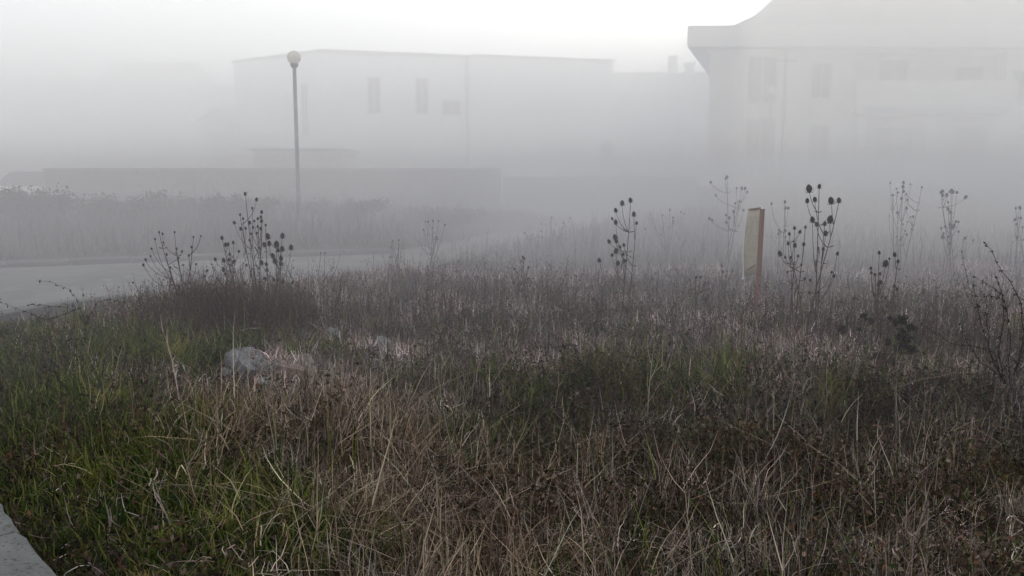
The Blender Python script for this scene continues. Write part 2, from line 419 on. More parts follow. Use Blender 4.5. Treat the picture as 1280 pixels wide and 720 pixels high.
dead(80000, 3.0, 6.6, .9, .23, .0045, notg)
dead(26000, 3.0, 6.8, .9, .30, .0042, notg, cols=[(.34, .29, .25), (.24, .20, .17), (.15, .12, .10)], lean=.6, curlr=1.6, gap=False, kink=.2)
dead(170000, 6.0, 14, 1.0, .14, .0055, notg, cols=[(.18, .128, .122), (.28, .222, .21), (.09, .062, .058), (.42, .35, .33), (.055, .038, .036)], mult=tallness)
lc = lambda a, b, s: np.clip(gs(a, b, -2.7, 8.7, .75, .6) * 1.2 + .35 * gs(a, b, 3.1, 7.9, 1.1, .5) + .25 * gs(a, b, 4.3, 6.8, .7, 1.0), 0, 1)
dead(170000, 6.5, 11, .5, .30, .0042, lc, cols=[(.085, .052, .046), (.13, .092, .080), (.055, .040, .035), (.19, .15, .13)], lean=.4, curlr=1.1, mult=lambda a, b: .8 + .6 * gs(a, b, -2.85, 8.7, .8, .6))
dead(110000, 11, 34, .6, .21, .009, None, cols=[(.075, .062, .055), (.05, .042, .038), (.10, .084, .075)], mult=lambda a, b: 1 + .9 * (b > 17), gap=False)
V, Fq, C = join(parts); o = raw('dead_grass', V, Fq, C, M['dry']); tag(o, 'dense dull brown and purplish dead grass covering the whole field', 'dead grass', kind='stuff')

# --- straw, tangled
parts = []
x, y, sd = sample(115000, 3.0, 8, .6, keep=lambda a, b, s: strawness(a, b))
n = len(x)
az = 9 * vnoise(x, y, .4, 77) + rng.normal(.0, .6, n)
v, f, c, _ = blades(P3(x, y, 0) + np.stack([0 * x, 0 * x, .16 * rng.random(n) ** 2], 1), (.16 + .30 * rng.random(n)) * low_here(x, y), .0032 + .004 * rng.random(n), az, np.abs(rng.normal(.95, .45, n)), rng.normal(.5, .8, n), pal(n, STRAW, .3), 6, 2.5, kink=.09)
parts.append((v, f, c))
# lying straw stalks
x, y, sd = sample(2600, 3.0, 7.5, .6, keep=lambda a, b, s: np.clip(strawness(a, b) * 1.2 + .10 * sst(.5, 1.6, s), 0, 1)); n = len(x)
v, f, c, _ = blades(P3(x, y, .06) + np.stack([0 * x, 0 * x, .22 * rng.random(n)], 1), .25 + .4 * rng.random(n), .004 + .003 * rng.random(n), rng.normal(.5, .8, n) + np.where(rng.random(n) < .45, np.pi, 0), rng.normal(1.15, .25, n), rng.normal(.15, .25, n), pal(n, [(.28, .23, .175), (.19, .15, .11), (.12, .09, .06)], .25), 6, 3, kink=.07)
parts.append((v, f, c))
V, Fq, C = join(parts); o = raw('dry_straw', V, Fq, C, M['dry']); tag(o, 'tangled pale straw bending over at the left of the foreground', 'straw', kind='stuff')

# --- thin pale stalks and twigs rising out of everything
parts = []
def stalks(n0, y0, y1, p, hs, wd, cols, keep=None, twigs=5, segs=7, lean=.22, seeds=0, mult=None, kink=.07):
    x, y, sd = sample(n0, y0, y1, p, keep=keep); n = len(x)
    h = hs * (.5 + .8 * rng.random(n)) * (.4 + .6 * sst(0, .9, sd)) * low_here(x, y)
    if mult is not None: h = h * mult(x, y)
    col = pal(n, cols, .3)
    w = wd * (.7 + .6 * rng.random(n)) * (1 + .05 * y)
    v, f, c, pts = blades(P3(x, y), h, w, rng.random(n) * 6.283, np.abs(rng.normal(0, lean, n)), rng.normal(0, .35, n), col, segs, 3, kink=kink)
    parts.append((v, f, c))
    if twigs:
        ii = np.repeat(np.arange(n), twigs); s = rng.integers(2, segs + 1, len(ii))
        pp = pts[ii, s]; 
        v, f, c, tp = blades(pp, h[ii] * (.12 + .2 * rng.random(len(ii))), w[ii] * .6, rng.random(len(ii)) * 6.283, rng.normal(.7, .25, len(ii)), rng.normal(-.3, .4, len(ii)), col[ii], 3, 2, kink=.1)
        parts.append((v, f, c))
        if seeds:
            q = tp.reshape(-1, 3)[rng.integers(0, tp.shape[0] * tp.shape[1], len(ii) * seeds)]
            parts.append(cards(q + rng.normal(0, .004, q.shape), .007 + .008 * rng.random(len(q)), pal(len(q), [(.045, .032, .028), (.07, .05, .042)], .3), 1.2))
stalks(1300, 3.0, 6.8, .4, .38, .0042, [(.22, .18, .145), (.14, .11, .088), (.075, .055, .042)], twigs=4, keep=notg)
stalks(200, 3.0, 6.5, .4, .62, .0050, [(.29, .245, .20), (.20, .165, .13)], twigs=3, lean=.35, keep=notg)
stalks(3500, 5.8, 13, .8, .17, .0045, [(.15, .125, .112), (.22, .188, .17), (.07, .052, .048)], twigs=5, seeds=1, keep=notg, mult=tallness, lean=.5, kink=.14)
# tall reddish weeds around the teasels
clump = lambda a, b, s: np.clip(1.0 * gs(a, b, -2.85, 8.8, 1.0, .75) + .45 * gs(a, b, 3.2, 8.0, 1.3, .6) + .35 * gs(a, b, 4.4, 7.2, .8, 1.0) + .35 * gs(a, b, -1.3, 9.2, .9, .9) + .35 * gs(a, b, .2, 10, 1.6, 1.0) + .02, 0, 1)
stalks(24000, 6.5, 12, .3, .44, .0042, [(.075, .040, .036), (.10, .066, .056), (.05, .034, .030)], twigs=7, seeds=2, keep=clump)
stalks(5000, 13, 30, .3, .45, .006, [(.08, .062, .058), (.055, .045, .042), (.11, .085, .075)], twigs=6, seeds=1)
stalks(42000, 7.4, 10, .5, .50, .0045, [(.075, .042, .038), (.10, .066, .056), (.05, .034, .030)], twigs=8, seeds=2, lean=.3, keep=lambda a, b, s: np.clip(1.2 * gs(a, b, -2.75, 8.7, .8, .6) - .1, 0, 1) * .5 * sst(.35, .6, fnoise(a, b, .45, 37)), mult=lambda a, b: .35 + 1.5 * fnoise(a, b, .4, 38))
V, Fq, C = join(parts); o = raw('dead_weed_stalks', V, Fq, C, M['dry']); tag(o, 'thin branching dead weed stalks rising out of the field', 'weed stalks', kind='stuff')

# --- leafy brown undergrowth on the near right and everywhere low
parts = []
def undergrowth(n0, y0, y1, p, hs, keep, lv, size, cols, leafcols):
    x, y, sd = sample(n0, y0, y1, p, keep=keep); n = len(x)
    h = hs * (.4 + .8 * rng.random(n)) * (.25 + 1.5 * sst(.2, .8, fnoise(x, y, .4, 30))) * low_here(x, y) * (.4 + .6 * sst(0, .8, sd))
    v, f, c, pts = blades(P3(x, y), h, .0028 + .001 * rng.random(n), rng.random(n) * 6.283, np.abs(rng.normal(.2, .35, n)), rng.normal(0, .7, n), pal(n, cols, .3), 6, 3, kink=.12)
    parts.append((v, f, c))
    ii = np.repeat(np.arange(n), lv); s = rng.integers(1, 7, len(ii))
    pp = pts[ii, s] + rng.normal(0, .008, (len(ii), 3))
    parts.append(cards(pp, size * (.4 + .9 * rng.random(len(ii))), pal(len(ii), leafcols, .35) * (.6 + .9 * fnoise(pp[:, 0], pp[:, 1], .35, 41))[:, None]))
right = lambda a, b, s: np.clip(sst(-.7, .5, a) * (1 - sst(5.9, 6.7, b)) + .12, 0, 1)
undergrowth(34000, 3.0, 7.0, .6, .25, right, 11, .017, [(.10, .07, .05), (.16, .12, .09), (.06, .04, .03)], HERB)
undergrowth(30000, 5.5, 13, .8, .15, lambda a, b, s: sst(.45, .62, fnoise(a, b, 1.0, 91)), 8, .022, [(.05, .04, .032)], [(.065, .050, .044), (.045, .046, .030), (.09, .07, .06)])
undergrowth(30000, 3.0, 9.5, .6, .16, lambda a, b, s: .55 + 0 * a, 5, .014, [(.09, .065, .045)], HERB + [(.05, .06, .025)])
V, Fq, C = join(parts); o = raw('leafy_undergrowth', V, Fq, C, M['herb']); tag(o, 'dark tangle of withered leafy weeds in the right foreground', 'undergrowth', kind='stuff')

# ------------------------------------------------------------------ teasels and weeds one can count
def head_mesh():
    mb = MB(); n = 14; m = 11; v = []; f = []
    for i in range(m + 1):
        t = i / m; z = t; r = .36 * math.sin(math.pi * min(t * .94 + .04, 1)) ** .62 * (1 - .18 * t)
        for k in range(n):
            a = 2 * math.pi * (k + .5 * (i % 2)) / n; s = 1.16 if (k + i) % 2 else .93
            v.append((r * s * math.cos(a), r * s * math.sin(a), z))
    for i in range(m):
        for k in range(n): f.append((i * n + k, i * n + (k + 1) % n, (i + 1) * n + (k + 1) % n, (i + 1) * n + k))
    f += [tuple(range(n))[::-1], tuple(range(m * n, m * n + n))]
    mb.add(v, f)
    for k in range(60):      # bristles
        a = random.uniform(0, 6.283); t = random.uniform(.12, .98); r = .36 * math.sin(math.pi * min(t * .94 + .04, 1)) ** .62 * (1 - .18 * t)
        p = Vector((r * math.cos(a), r * math.sin(a), t)); d = Vector((math.cos(a), math.sin(a), .6)) * .12
        s = Vector((-math.sin(a), math.cos(a), 0)) * .016
        mb.add([p - s, p + s, p + d], [(0, 1, 2)])
    for k in range(9):       # long curved bracts below the head
        a = 2 * math.pi * k / 9 + random.uniform(-.2, .2); L = random.uniform(.6, 1.05)
        pts = [Vector((math.cos(a) * q, math.sin(a) * q, z)) for q, z in ((.1, .02), (.36, -.04), (.52, .12), (.56, .12 + L * .5))]
        mb.tube(pts, [.028, .024, .016, .004], 3, False)
    me = bpy.data.meshes.new('seed_head'); me.from_pydata([tuple(q) for q in mb.v], [], mb.f); me.update(); me.materials.append(M['head'])
    return me
HEADS = [head_mesh() for _ in range(3)]
def curve(a, b, c, d, n=8):
    return [(a * (1 - t) ** 3 + b * 3 * t * (1 - t) ** 2 + c * 3 * t * t * (1 - t) + d * t ** 3) for t in [i / n for i in range(n + 1)]]
def ground_pt(px, Y):
    x = (px - 640) / F * Y; return Vector((x, Y, float(H(np.array([x]), np.array([Y]))[0])))
def teasel(label, bpx, Y, heads, scale=1.0, group=None, thick=1.0, stemmat='stem', nroots=1, leaves=6, name='teasel_plant', cat='teasel'):
    b = ground_pt(bpx, Y); t = thing(name, label, cat, b, group)
    pts = [(at(h[0], h[1], Y + random.uniform(-.16, .16)), (h[2] if len(h) > 2 else 1.0)) for h in heads]
    pts.sort(key=lambda q: -q[0].z)
    roots = [b + Vector((random.uniform(-.09, .09), random.uniform(-.08, .08), -.03)) * (1 if i else 0) for i in range(nroots)]
    mains = []
    mb = MB()
    for i in range(nroots):
        p = pts[min(i * max(1, len(pts) // (nroots + 1)), len(pts) - 1)][0]; r = roots[i]
        c = curve(r, r + Vector(((p.x - r.x) * .15 + random.uniform(-.03, .03), 0, (p.z - r.z) * .4)), p - Vector(((p.x - r.x) * .25, 0, (p.z - r.z) * .35)), p, 12)
        mb.tube(c, [.0065 * thick * (1 - .62 * k / 12) for k in range(13)], 5); mains.append((c, p))
    mp = [q[1] for q in mains]
    for p, s in pts:
        if any((p - q).length < 1e-6 for q in mp): dirv = Vector((0, 0, 1))
        else:
            c, _ = min(mains, key=lambda q: abs(q[0][6].x - p.x) + .2 * random.random())
            cand = [q for q in c if q.z < p.z - .10 - .1 * abs(p.x - q.x)] or [c[2]]
            st = cand[max(0, len(cand) - 1 - random.choice((0, 0, 1, 1, 2, 3)))]
            dz = p.z - st.z
            cc = curve(st, st + Vector(((p.x - st.x) * .55, (p.y - st.y) * .55, dz * .22)), Vector((p.x, p.y, p.z - dz * .45)) + Vector(((st.x - p.x) * .12, 0, 0)), p, 7)
            mb.tube(cc, [.0036 * thick * (1 - .5 * k / 7) for k in range(8)], 4)
            dirv = (cc[-1] - cc[-2]).normalized()
            if random.random() < .5:      # small pair of stem leaves at the fork
                for sg in (-1, 1):
                    q = st; a = Vector((sg * random.uniform(.02, .07), random.uniform(-.04, .04), random.uniform(.0, .05)))
                    mb.add([q, q + a * .5 + Vector((0, .006, .006)), q + a, q + a * .5 - Vector((0, .006, .004))], [(0, 1, 2, 3)])
        o = bpy.data.objects.new('seed_head', random.choice(HEADS)); COL.objects.link(o); o.parent = t
        L = .051 * s * scale
        o.location = p - b - dirv * L * .5; o.scale = (L, L, L)
        tilt = dirv + Vector((random.uniform(-.15, .15), random.uniform(-.15, .15), 0))
        o.rotation_euler = tilt.to_track_quat('Z', 'Y').to_euler()
    mb.v = [q - b for q in mb.v]
    mb.build('stem', M[stemmat], t)
    for k in range(leaves):
        lb = MB(); c = mains[0][0]
        q = c[random.randint(1, 7)]; a = random.uniform(0, 6.283); d = Vector((math.cos(a), math.sin(a), 0)); L = random.uniform(.07, .16)
        sd_ = Vector((-math.sin(a), math.cos(a), 0)) * L * .09
        p0 = q - b; p1 = p0 + d * L * .5 + Vector((0, 0, .03)); p2 = p0 + d * L * .9 - Vector((0, 0, .03)); p3 = p0 + d * L - Vector((0, 0, .09))
        lb.add([p0, p1 - sd_, p1 + sd_, p2 - sd_ * .7, p2 + sd_ * .7, p3], [(0, 1, 2), (1, 3, 4, 2), (3, 5, 4)])
        lb.build('leaf', M['paleleaf'], t)
    return t

A2 = [(306.7, 242), (320.8, 249), (327, 264.7), (300, 268, .7), (304, 273, .7), (315.5, 260, .7), (293, 278), (311.7, 278), (318, 276, .7), (322, 273, .8), (326, 271, .8), (326.7, 276), (316, 284, .8), (322, 283, .8), (326, 285.5), (301, 285.6), (307, 285, .8), (314, 292, .7), (321, 291, .7), (332, 281, .7), (312, 300, .7)]
A3 = [(334.4, 295, 1.5), (336, 304, 1.3), (330, 305.6, 1.3), (345.5, 305, 1.7), (353, 294.4, 1.4), (353, 310.6, 1.4), (347.8, 312.5, 1.1), (363.9, 309, 1.4), (341.4, 319, 1.3), (343.3, 325.8, 1.4), (351.4, 322.5, 1.3), (351.7, 329.4, 1.2), (326.7, 327.8, 1.2), (333, 330, 1.), (333.6, 337), (353.3, 352, 1.2), (365.8, 352.2, .9), (342.5, 349), (331.7, 348), (325.6, 363, .9), (349.7, 363, .8)]
A4 = [(277.5, 297, 1.1), (291.7, 302.8, .9), (282, 305.6, 1.2), (285, 305), (268.6, 324), (280, 325, 1.3), (287, 317.5, .9), (292, 327, 1.2), (285.8, 324.4, .9), (279, 337, 1.2), (298.6, 314, .8), (273, 350), (305.6, 354), (282, 342, .8), (308, 331, .8)]
A1 = [(199, 290, .7), (203, 292, .8), (193.6, 298.6, .7), (189.4, 310.6, .8), (188, 320, .7), (181.7, 324.4, .9), (179, 331), (166, 353, .7), (218.3, 290, .7), (241.7, 296, .7), (251, 295, .6), (220.6, 310.6, .8), (208, 318, .9), (227.5, 314, .8), (223, 322, .8), (212.8, 334, .9), (239.4, 308.6, .8), (236, 319, .8), (259, 338, .9), (256, 345, .8), (245, 330, .7), (229, 331, .7), (204, 303, .7)]
B = [(777.5, 253.5, 1.4), (788.5, 250, 1.3), (770, 262.5, 1.2), (792.5, 267.5, 1.3), (769.5, 277.5, 1.3), (795.5, 278.5, .9), (765, 273, .8), (761, 301.5, 1.1), (769, 296, 1.5), (770, 301, 1.1), (775, 308.5, .9), (780, 306, 1.), (769.5, 313.5, 1.5), (765, 318.5, .9), (749.5, 325, 1.2), (779, 318, .9), (772, 328.5, 1.3), (781, 325.5, .9)]
C1 = [(1011.7, 235.4, 1.9), (1024, 232.7, 1.1), (1018.3, 249, 1.2), (1009, 250.6, 1.2), (1039.3, 250.2, 1.7), (1049, 250.2, 1.3), (1037.4, 273.9, 1.9), (1015.6, 274.3, 1.4), (1020.6, 280, 1.1), (1031, 279.3, 1.1), (1032.3, 291.4, 1.3), (1029.2, 310.9, .9), (1046.7, 316.7, .9), (1039.7, 340, .7), (1042.8, 344.7, .8), (1022.6, 365, .7), (1011.7, 365.3, .7)]
C2 = [(993.4, 284.8, .9), (1000, 289.5, 1.), (1006.6, 283.6, .8), (986.8, 292, .9), (985.2, 304.2, .9), (993.4, 306.2, 1.2), (1005, 305, 1.), (975, 316.7, 1.5), (981.7, 321.4, .8), (988.4, 321.7, .8), (998, 319.8, .8), (1002, 331, .7), (992, 335, .7), (1013, 350, .8), (1006, 348, .7), (984, 340, .6)]
D = [(1099.2, 315.5, .9), (1106.6, 329, 1.7), (1118.7, 317.9, 1.1), (1122.5, 326.4, .9), (1112, 323, .6), (1088.7, 335, .8), (1089.5, 340.8, .8), (1094, 343, .7), (1100, 342, .8), (1100.4, 352.5, 1.1), (1098, 356, .8), (1118.3, 357.5, .9), (1121, 361, .8), (1107, 372, .7), (1093, 368, .7)]
teasel('tall slender teasel rising highest from the left clump beside the road', 322, 8.9, A2, .75, 'teasels in the left clump', nroots=4, leaves=8)
teasel('teasel with many large dark heads at the right of the left clump', 335, 8.9, A3, .8, 'teasels in the left clump', nroots=5)
teasel('teasel with crowded dark heads left of the tallest one in the left clump', 300, 8.9, A4, .75, 'teasels in the left clump', nroots=4)
teasel('spreading dead weed with small dark buds at the left of the left clump', 226, 8.7, A1, .62, nroots=4, stemmat='red', name='dead_weed', cat='weed')
teasel('lone teasel with stacked heads standing in the middle of the field', 778, 9.2, B, .8, nroots=2, leaves=3)
teasel('tallest teasel right of the sign post, its big heads above the fogged field', 1026, 8.3, C1, .8, 'teasels right of the sign', nroots=3, thick=1.1)
teasel('shorter teasel with many small heads between the sign and the tallest teasel', 1000, 8.5, C2, .75, 'teasels right of the sign', nroots=4)
teasel('mid height teasel behind the dark clustered weed at the right', 1106, 7.6, D, .72, 'teasels right of the sign', nroots=4)
def blob_heads(cx, cy, rx, ry, n, s=(.6, 1.0)):
    return [(cx + random.gauss(0, rx), cy + random.uniform(-ry, ry), random.uniform(*s)) for _ in range(n)]
def faint(label, bpx, Y, top, w, n, s=1.0, group='faint weeds and teasels in the fog', nroots=3, stemmat='stem'):
    base = 215 + EYE * F / Y
    hs = []
    for i in range(n):
        t = random.random() ** 1.3
        hs.append((bpx + random.gauss(0, w) * (1.2 - .5 * t), top + t * (base - top) * .6, random.uniform(.6, 1.3)))
    hs[0] = (bpx + random.uniform(-w, w) * .4, top, 1.2)
    return teasel(label, bpx, Y, hs, s, group, nroots=nroots, leaves=2, stemmat=stemmat)
faint('faint teasel in the fog above and left of the sign post', 912, 13.5, 221, 14, 18, .8)
faint('faint small weed in the fog just right of the sign post', 979, 13, 252, 5, 9, .8)
faint('faint broad teasel in the fog above the clustered weed', 1128, 13, 228, 9, 26, .8, nroots=4)
faint('faint teasel in the fog between the broad faint one and the right edge', 1190, 12.5, 238, 13, 26, .9, nroots=4)
faint('faint teasel cut off by the right edge of the photo', 1274, 13, 259, 7, 10, .8)
faint('small low teasel in the field left of the lone teasel', 656, 10.5, 321, 9, 10, .6)
faint('small low teasel in the field left of the sign post', 872, 9.6, 346, 9, 11, .55)
faint('thin teasel cluster at the bare gap left of the sign post', 905, 11, 332, 8, 8, .6)
faint('low weed with tiny heads between the tall teasel and the mid height one', 1064, 8.8, 372, 9, 8, .45)
faint('wispy leafless weed standing at the road edge in the left middle', 403, 12, 316, 9, 6, .4)
faint('faint bushy weed by the road edge left of the centre', 538, 14, 276, 12, 16, .6, nroots=6)
faint('faint bushy weed at the far end of the visible road', 496, 13.5, 300, 10, 12, .5, nroots=6)
faint('faint weed in the fog behind the lone teasel', 688, 16, 272, 16, 18, .6, nroots=6)
faint('faint low weed in the fog right of the lone teasel', 835, 15, 262, 14, 16, .7, nroots=5)

# dark clustered weed
def cluster_mesh(R_, n, mat, size, name):
    P = rng.normal(size=(n, 3)); P /= np.linalg.norm(P, axis=1)[:, None]; P *= (R_ * rng.random((n, 1)) ** .4)
    V, Fq, C = cards(P, size * (.6 + .8 * rng.random(n)), np.ones((n, 3)) * .02, 1.4)
    me = bpy.data.meshes.new(name); me.from_pydata(V.tolist(), [], Fq.tolist()); me.update(); me.materials.append(mat); return me
CL = [cluster_mesh(1, 110, M['dark'], .42, 'seed_cluster') for _ in range(3)]
def clustered(label, bpx, Y, cl, sz, group=None):
    b = ground_pt(bpx, Y); t = thing('dead_flowering_weed', label, 'weed', b, group); mb = MB()
    for (px, py, s) in cl:
        p = at(px, py, Y + random.uniform(-.08, .08))
        cc = curve(b, b + Vector(((p.x - b.x) * .2, 0, (p.z - b.z) * .5)), Vector((p.x * .7 + b.x * .3, p.y, p.z - (p.z - b.z) * .3)), p, 8)
        mb.tube([q - b for q in cc], [.005 * (1 - .6 * k / 8) for k in range(9)], 4)
        o = bpy.data.objects.new('seed_cluster', random.choice(CL)); COL.objects.link(o); o.parent = t
        o.location = p - b; L = sz * s; o.scale = (L, L, L * .85); o.rotation_euler = (random.random() * 6, random.random() * 6, random.random() * 6)
    mb.build('stem', M['stem'], t)
clustered('dark dead weed with dense black seed clusters at the right', 1104, 6.7,
          [(1128, 400, 1.1), (1120, 404, .8), (1137, 409, .9), (1133, 423, 1.2), (1139, 437, 1.0), (1124, 421, .9), (1143, 411, .6), (1122, 436, .8), (1127, 413, .8), (1096, 445, .8), (1116, 454, .9), (1112, 398, .5), (1110, 428, .7), (1130, 431, 1.0)], .036)
clustered('small dark weed with three blackish flower heads left of the clustered one', 1072, 6.9, [(1079.8, 394.5, .9), (1088.7, 401, .8), (1082, 399, .6), (1074, 412, .5)], .028)
clustered('single drooping dark seed head on a bent stalk right of the tall teasel', 1062, 7.0, [(1053.3, 411, 1.2)], .028)
clustered('short dark twiggy weed in the middle right of the field', 858, 7.6, [(859, 418, .5), (862, 412, .4), (856, 428, .4)], .022)

# leafy shoots (right edge and left front)
def shoot(name, label, bpx, Y, lines, leaf=.011, mat='dark', r=.0028):
    b = ground_pt(bpx, Y); t = thing(name, label, 'shrub', b)
    for ln in lines:
        mb = MB(); P = [at(px, py, Y + random.uniform(-.05, .05)) - b for px, py in ln]
        if len(P) > 2:
            Q = []
            for i in range(len(P) - 1):
                for k in range(4): Q.append(P[i].lerp(P[i + 1], k / 4) + Vector((random.gauss(0, .002), random.gauss(0, .004), random.gauss(0, .002))))
            P = Q + [P[-1]]
        mb.tube(P, [r * (1 - .6 * i / len(P)) for i in range(len(P))], 4)
        br = mb.build('branch', M[mat], t)
        lb = MB(); L = sum((P[i + 1] - P[i]).length for i in range(len(P) - 1)); step = .045; acc = 0
        for i in range(len(P) - 1):
            d = P[i + 1] - P[i]; acc += d.length
            if acc > step:
                acc = 0
                for k in range(random.randint(3, 5)):
                    a = Vector((random.gauss(0, 1), random.gauss(0, 1), random.gauss(-.2, .8))).normalized() * leaf * random.uniform(.7, 1.6)
                    s_ = a.cross(Vector((random.gauss(0, 1), random.gauss(0, 1), random.gauss(0, 1)))).normalized() * leaf * .45
                    q = P[i + 1] + Vector((random.gauss(0, .003), random.gauss(0, .003), random.gauss(0, .003)))
                    lb.add([q, q + a * .5 + s_, q + a, q + a * .5 - s_], [(0, 1, 2, 3)])
        if lb.v: lb.build('foliage', M['dark'], br)
    return t
shoot('bramble_bush', 'dark bramble with small black leaves reaching in at the right edge', 1262, 5.2,
      [[(1266, 470), (1280, 430), (1277, 380), (1262, 351), (1245, 327), (1238, 312), (1229, 303)],
       [(1268, 470), (1290, 410), (1290, 380), (1274, 372), (1266, 358)],
       [(1256, 480), (1248, 440), (1255, 400), (1252, 368), (1238, 357), (1218, 346)],
       [(1256, 480), (1238, 440), (1226, 405), (1220, 375), (1217, 351)],
       [(1258, 480), (1240, 450), (1235, 420), (1233, 393), (1231, 370)],
       [(1252, 368), (1244, 371), (1233, 370)],
       [(1270, 470), (1275, 440), (1284, 405), (1300, 400)],
       [(1262, 480), (1262, 420), (1258, 385), (1245, 345)]], .013)
shoot('bramble_bush', 'low arching bramble shoot in front of the one at the right edge', 1250, 5.6,
      [[(1250, 470), (1243, 440), (1215, 432), (1190, 430), (1168, 415), (1152, 405)],
       [(1252, 470), (1262, 445), (1275, 460), (1290, 480)],
       [(1250, 470), (1225, 452), (1208, 425), (1200, 405)]], .010)
shoot('bramble_bush', 'thin bramble shoot with a row of dark leaves at the left by the road', 106, 6.6,
      [[(105, 440), (106, 405), (100, 385), (95, 372), (84, 361), (68, 354), (45, 350)],
       [(106, 405), (98, 391), (80, 384), (55, 382), (33, 380)],
       [(106, 405), (115, 390), (122, 378), (140, 374), (158, 380), (167, 396)],
       [(100, 385), (60, 400), (20, 385), (0, 378)]], .013, r=.0022)
shoot('bramble_bush', 'thin reddish shoot in the fog left of the right hand bramble', 1228, 7.2,
      [[(1228, 430), (1225, 395), (1212, 360), (1205, 330), (1202, 314)], [(1225, 395), (1210, 370), (1195, 350)], [(1170, 420), (1172, 380), (1170, 360)]], .010, 'red')

# ------------------------------------------------------------------ rubble stones
def stone(label, px, py, wpx, hpx, mat, elong=1.0, name='stone', cat='stone', Y=None, group='rubble in the grass', shape='round', bury=.35):
    if Y is None:
        Y = 1773 / (py - 215 - 0) * .93
    p = at(px, py - hpx / 2, Y); w = wpx / F * Y / 2 * 1.25; h = hpx / F * Y / 2 * 1.25
    bm = bmesh.new()
    if shape == 'round': bmesh.ops.create_icosphere(bm, subdivisions=3, radius=1)
    else:
        bmesh.ops.create_cube(bm, size=1.7); bmesh.ops.subdivide_edges(bm, edges=bm.edges[:], cuts=4, use_grid_fill=True)
    off = random.random() * 50
    planes = [(Vector((random.gauss(0, 1), random.gauss(0, 1), random.gauss(.3, .8))).normalized(), random.uniform(.42, .72)) for _ in range(10)]
    from mathutils import noise
    for v in bm.verts:
        if shape == 'round':
            for nrm, d in planes:
                k = v.co.dot(nrm)
                if k > d: v.co -= nrm * (k - d)
        v.co *= 1 + .16 * noise.noise(v.co * 1.4 + Vector((off, 0, 0))) + .07 * noise.noise(v.co * 4 + Vector((0, off, 0)))
        v.co = Vector((v.co.x * w * 1.12, v.co.y * w * elong, v.co.z * h * 1.25))
    me = bpy.data.meshes.new(name); bm.to_mesh(me); bm.free(); me.materials.append(M[mat])
    me.polygons.foreach_set('use_smooth', [False] * len(me.polygons))
    o = bpy.data.objects.new(name, me); COL.objects.link(o); o.location = p
    o.rotation_euler = (random.uniform(-.25, .25), random.uniform(-.25, .25), random.uniform(-.6, .6))
    tag(o, label, cat, group)
    gz = float(H(np.array([p.x]), np.array([p.y]))[0])
    o.location.z = min(max(p.z, gz + h * .55), gz + h * .9)
    return o
stone('largest pale grey boulder of the rubble heap in the grass', 300, 486, 46, 32, 'stone', Y=6.75)
stone('darker grey stone leaning on the right of the largest boulder', 329, 482, 26, 24, 'stone', Y=6.8)
stone('flat grey stone in the grass just behind the largest boulder', 308, 457, 40, 24, 'stone', Y=7.2, elong=.8)
stone('small pointed pale stone at the right of the darker grey one', 345, 482, 16, 22, 'stone', Y=6.75)
stone('broken pinkish brick between the grey stones and the tan one', 366, 482, 26, 16, 'brick', Y=6.75, shape='cube', name='broken_brick', cat='brick')
stone('pale tan stone right of the broken brick', 389, 480, 26, 18, 'pstone', Y=6.8)
stone('low tan stone at the right end of the rubble heap', 415, 484, 30, 12, 'pstone', Y=6.8)
stone('small grey stone half sunk in front of the largest boulder', 283, 492, 14, 18, 'stone', Y=6.6)
stone('loose grey stone in the field behind the rubble heap', 418, 425, 20, 18, 'stone', Y=8.4)
stone('small loose stone left of the loose grey one behind the heap', 378, 426, 16, 14, 'stone', Y=8.4)
stone('pale stone half hidden in the grass right of the rubble heap', 482, 440, 26, 20, 'stone', Y=7.9)
stone('distant grey stone lying in the field above the heap', 508, 378, 26, 12, 'stone', Y=10.2)
stone('small grey stone at the left end of the rubble heap', 262, 478, 20, 14, 'stone', Y=6.85)
stone('flat tan slab lying behind the broken brick', 372, 468, 34, 12, 'pstone', Y=7.05, shape='cube')
stone('small broken brick piece at the far right of the heap', 433, 488, 12, 10, 'brick', Y=6.65, shape='cube', name='broken_brick', cat='brick')
stone('grey wedge of rubble in front of the small pointed stone', 338, 495, 30, 14, 'stone', Y=6.5)
stone('clod of pale rubble in the straw in front of the heap', 358, 506, 30, 14, 'pstone', Y=6.25)
stone('pale crumpled lump in the near undergrowth at the bottom centre', 730, 690, 20, 20, 'stone', Y=3.9, group='rubble in the grass')
# splintered plank
a = at(385, 402, 8.6); b = at(398, 410, 8.5)
mb = MB(); d = (b - a); mb.tube([a, b, b + d * .3], [.007, .010, .006], 4); o = mb.build('broken_stick', M['palewood']); tag(o, 'short pale splintered stick lying in the weeds behind the stones', 'stick')
a = at(296, 414, 8.2); b = at(326, 410, 8.1)
mb = MB(); mb.tube([a, a.lerp(b, .5) + Vector((0, 0, .01)), b], [.006, .008, .005], 4); o = mb.build('broken_stick', M['palewood']); tag(o, 'pale broken stick lying at the foot of the left teasels', 'stick')

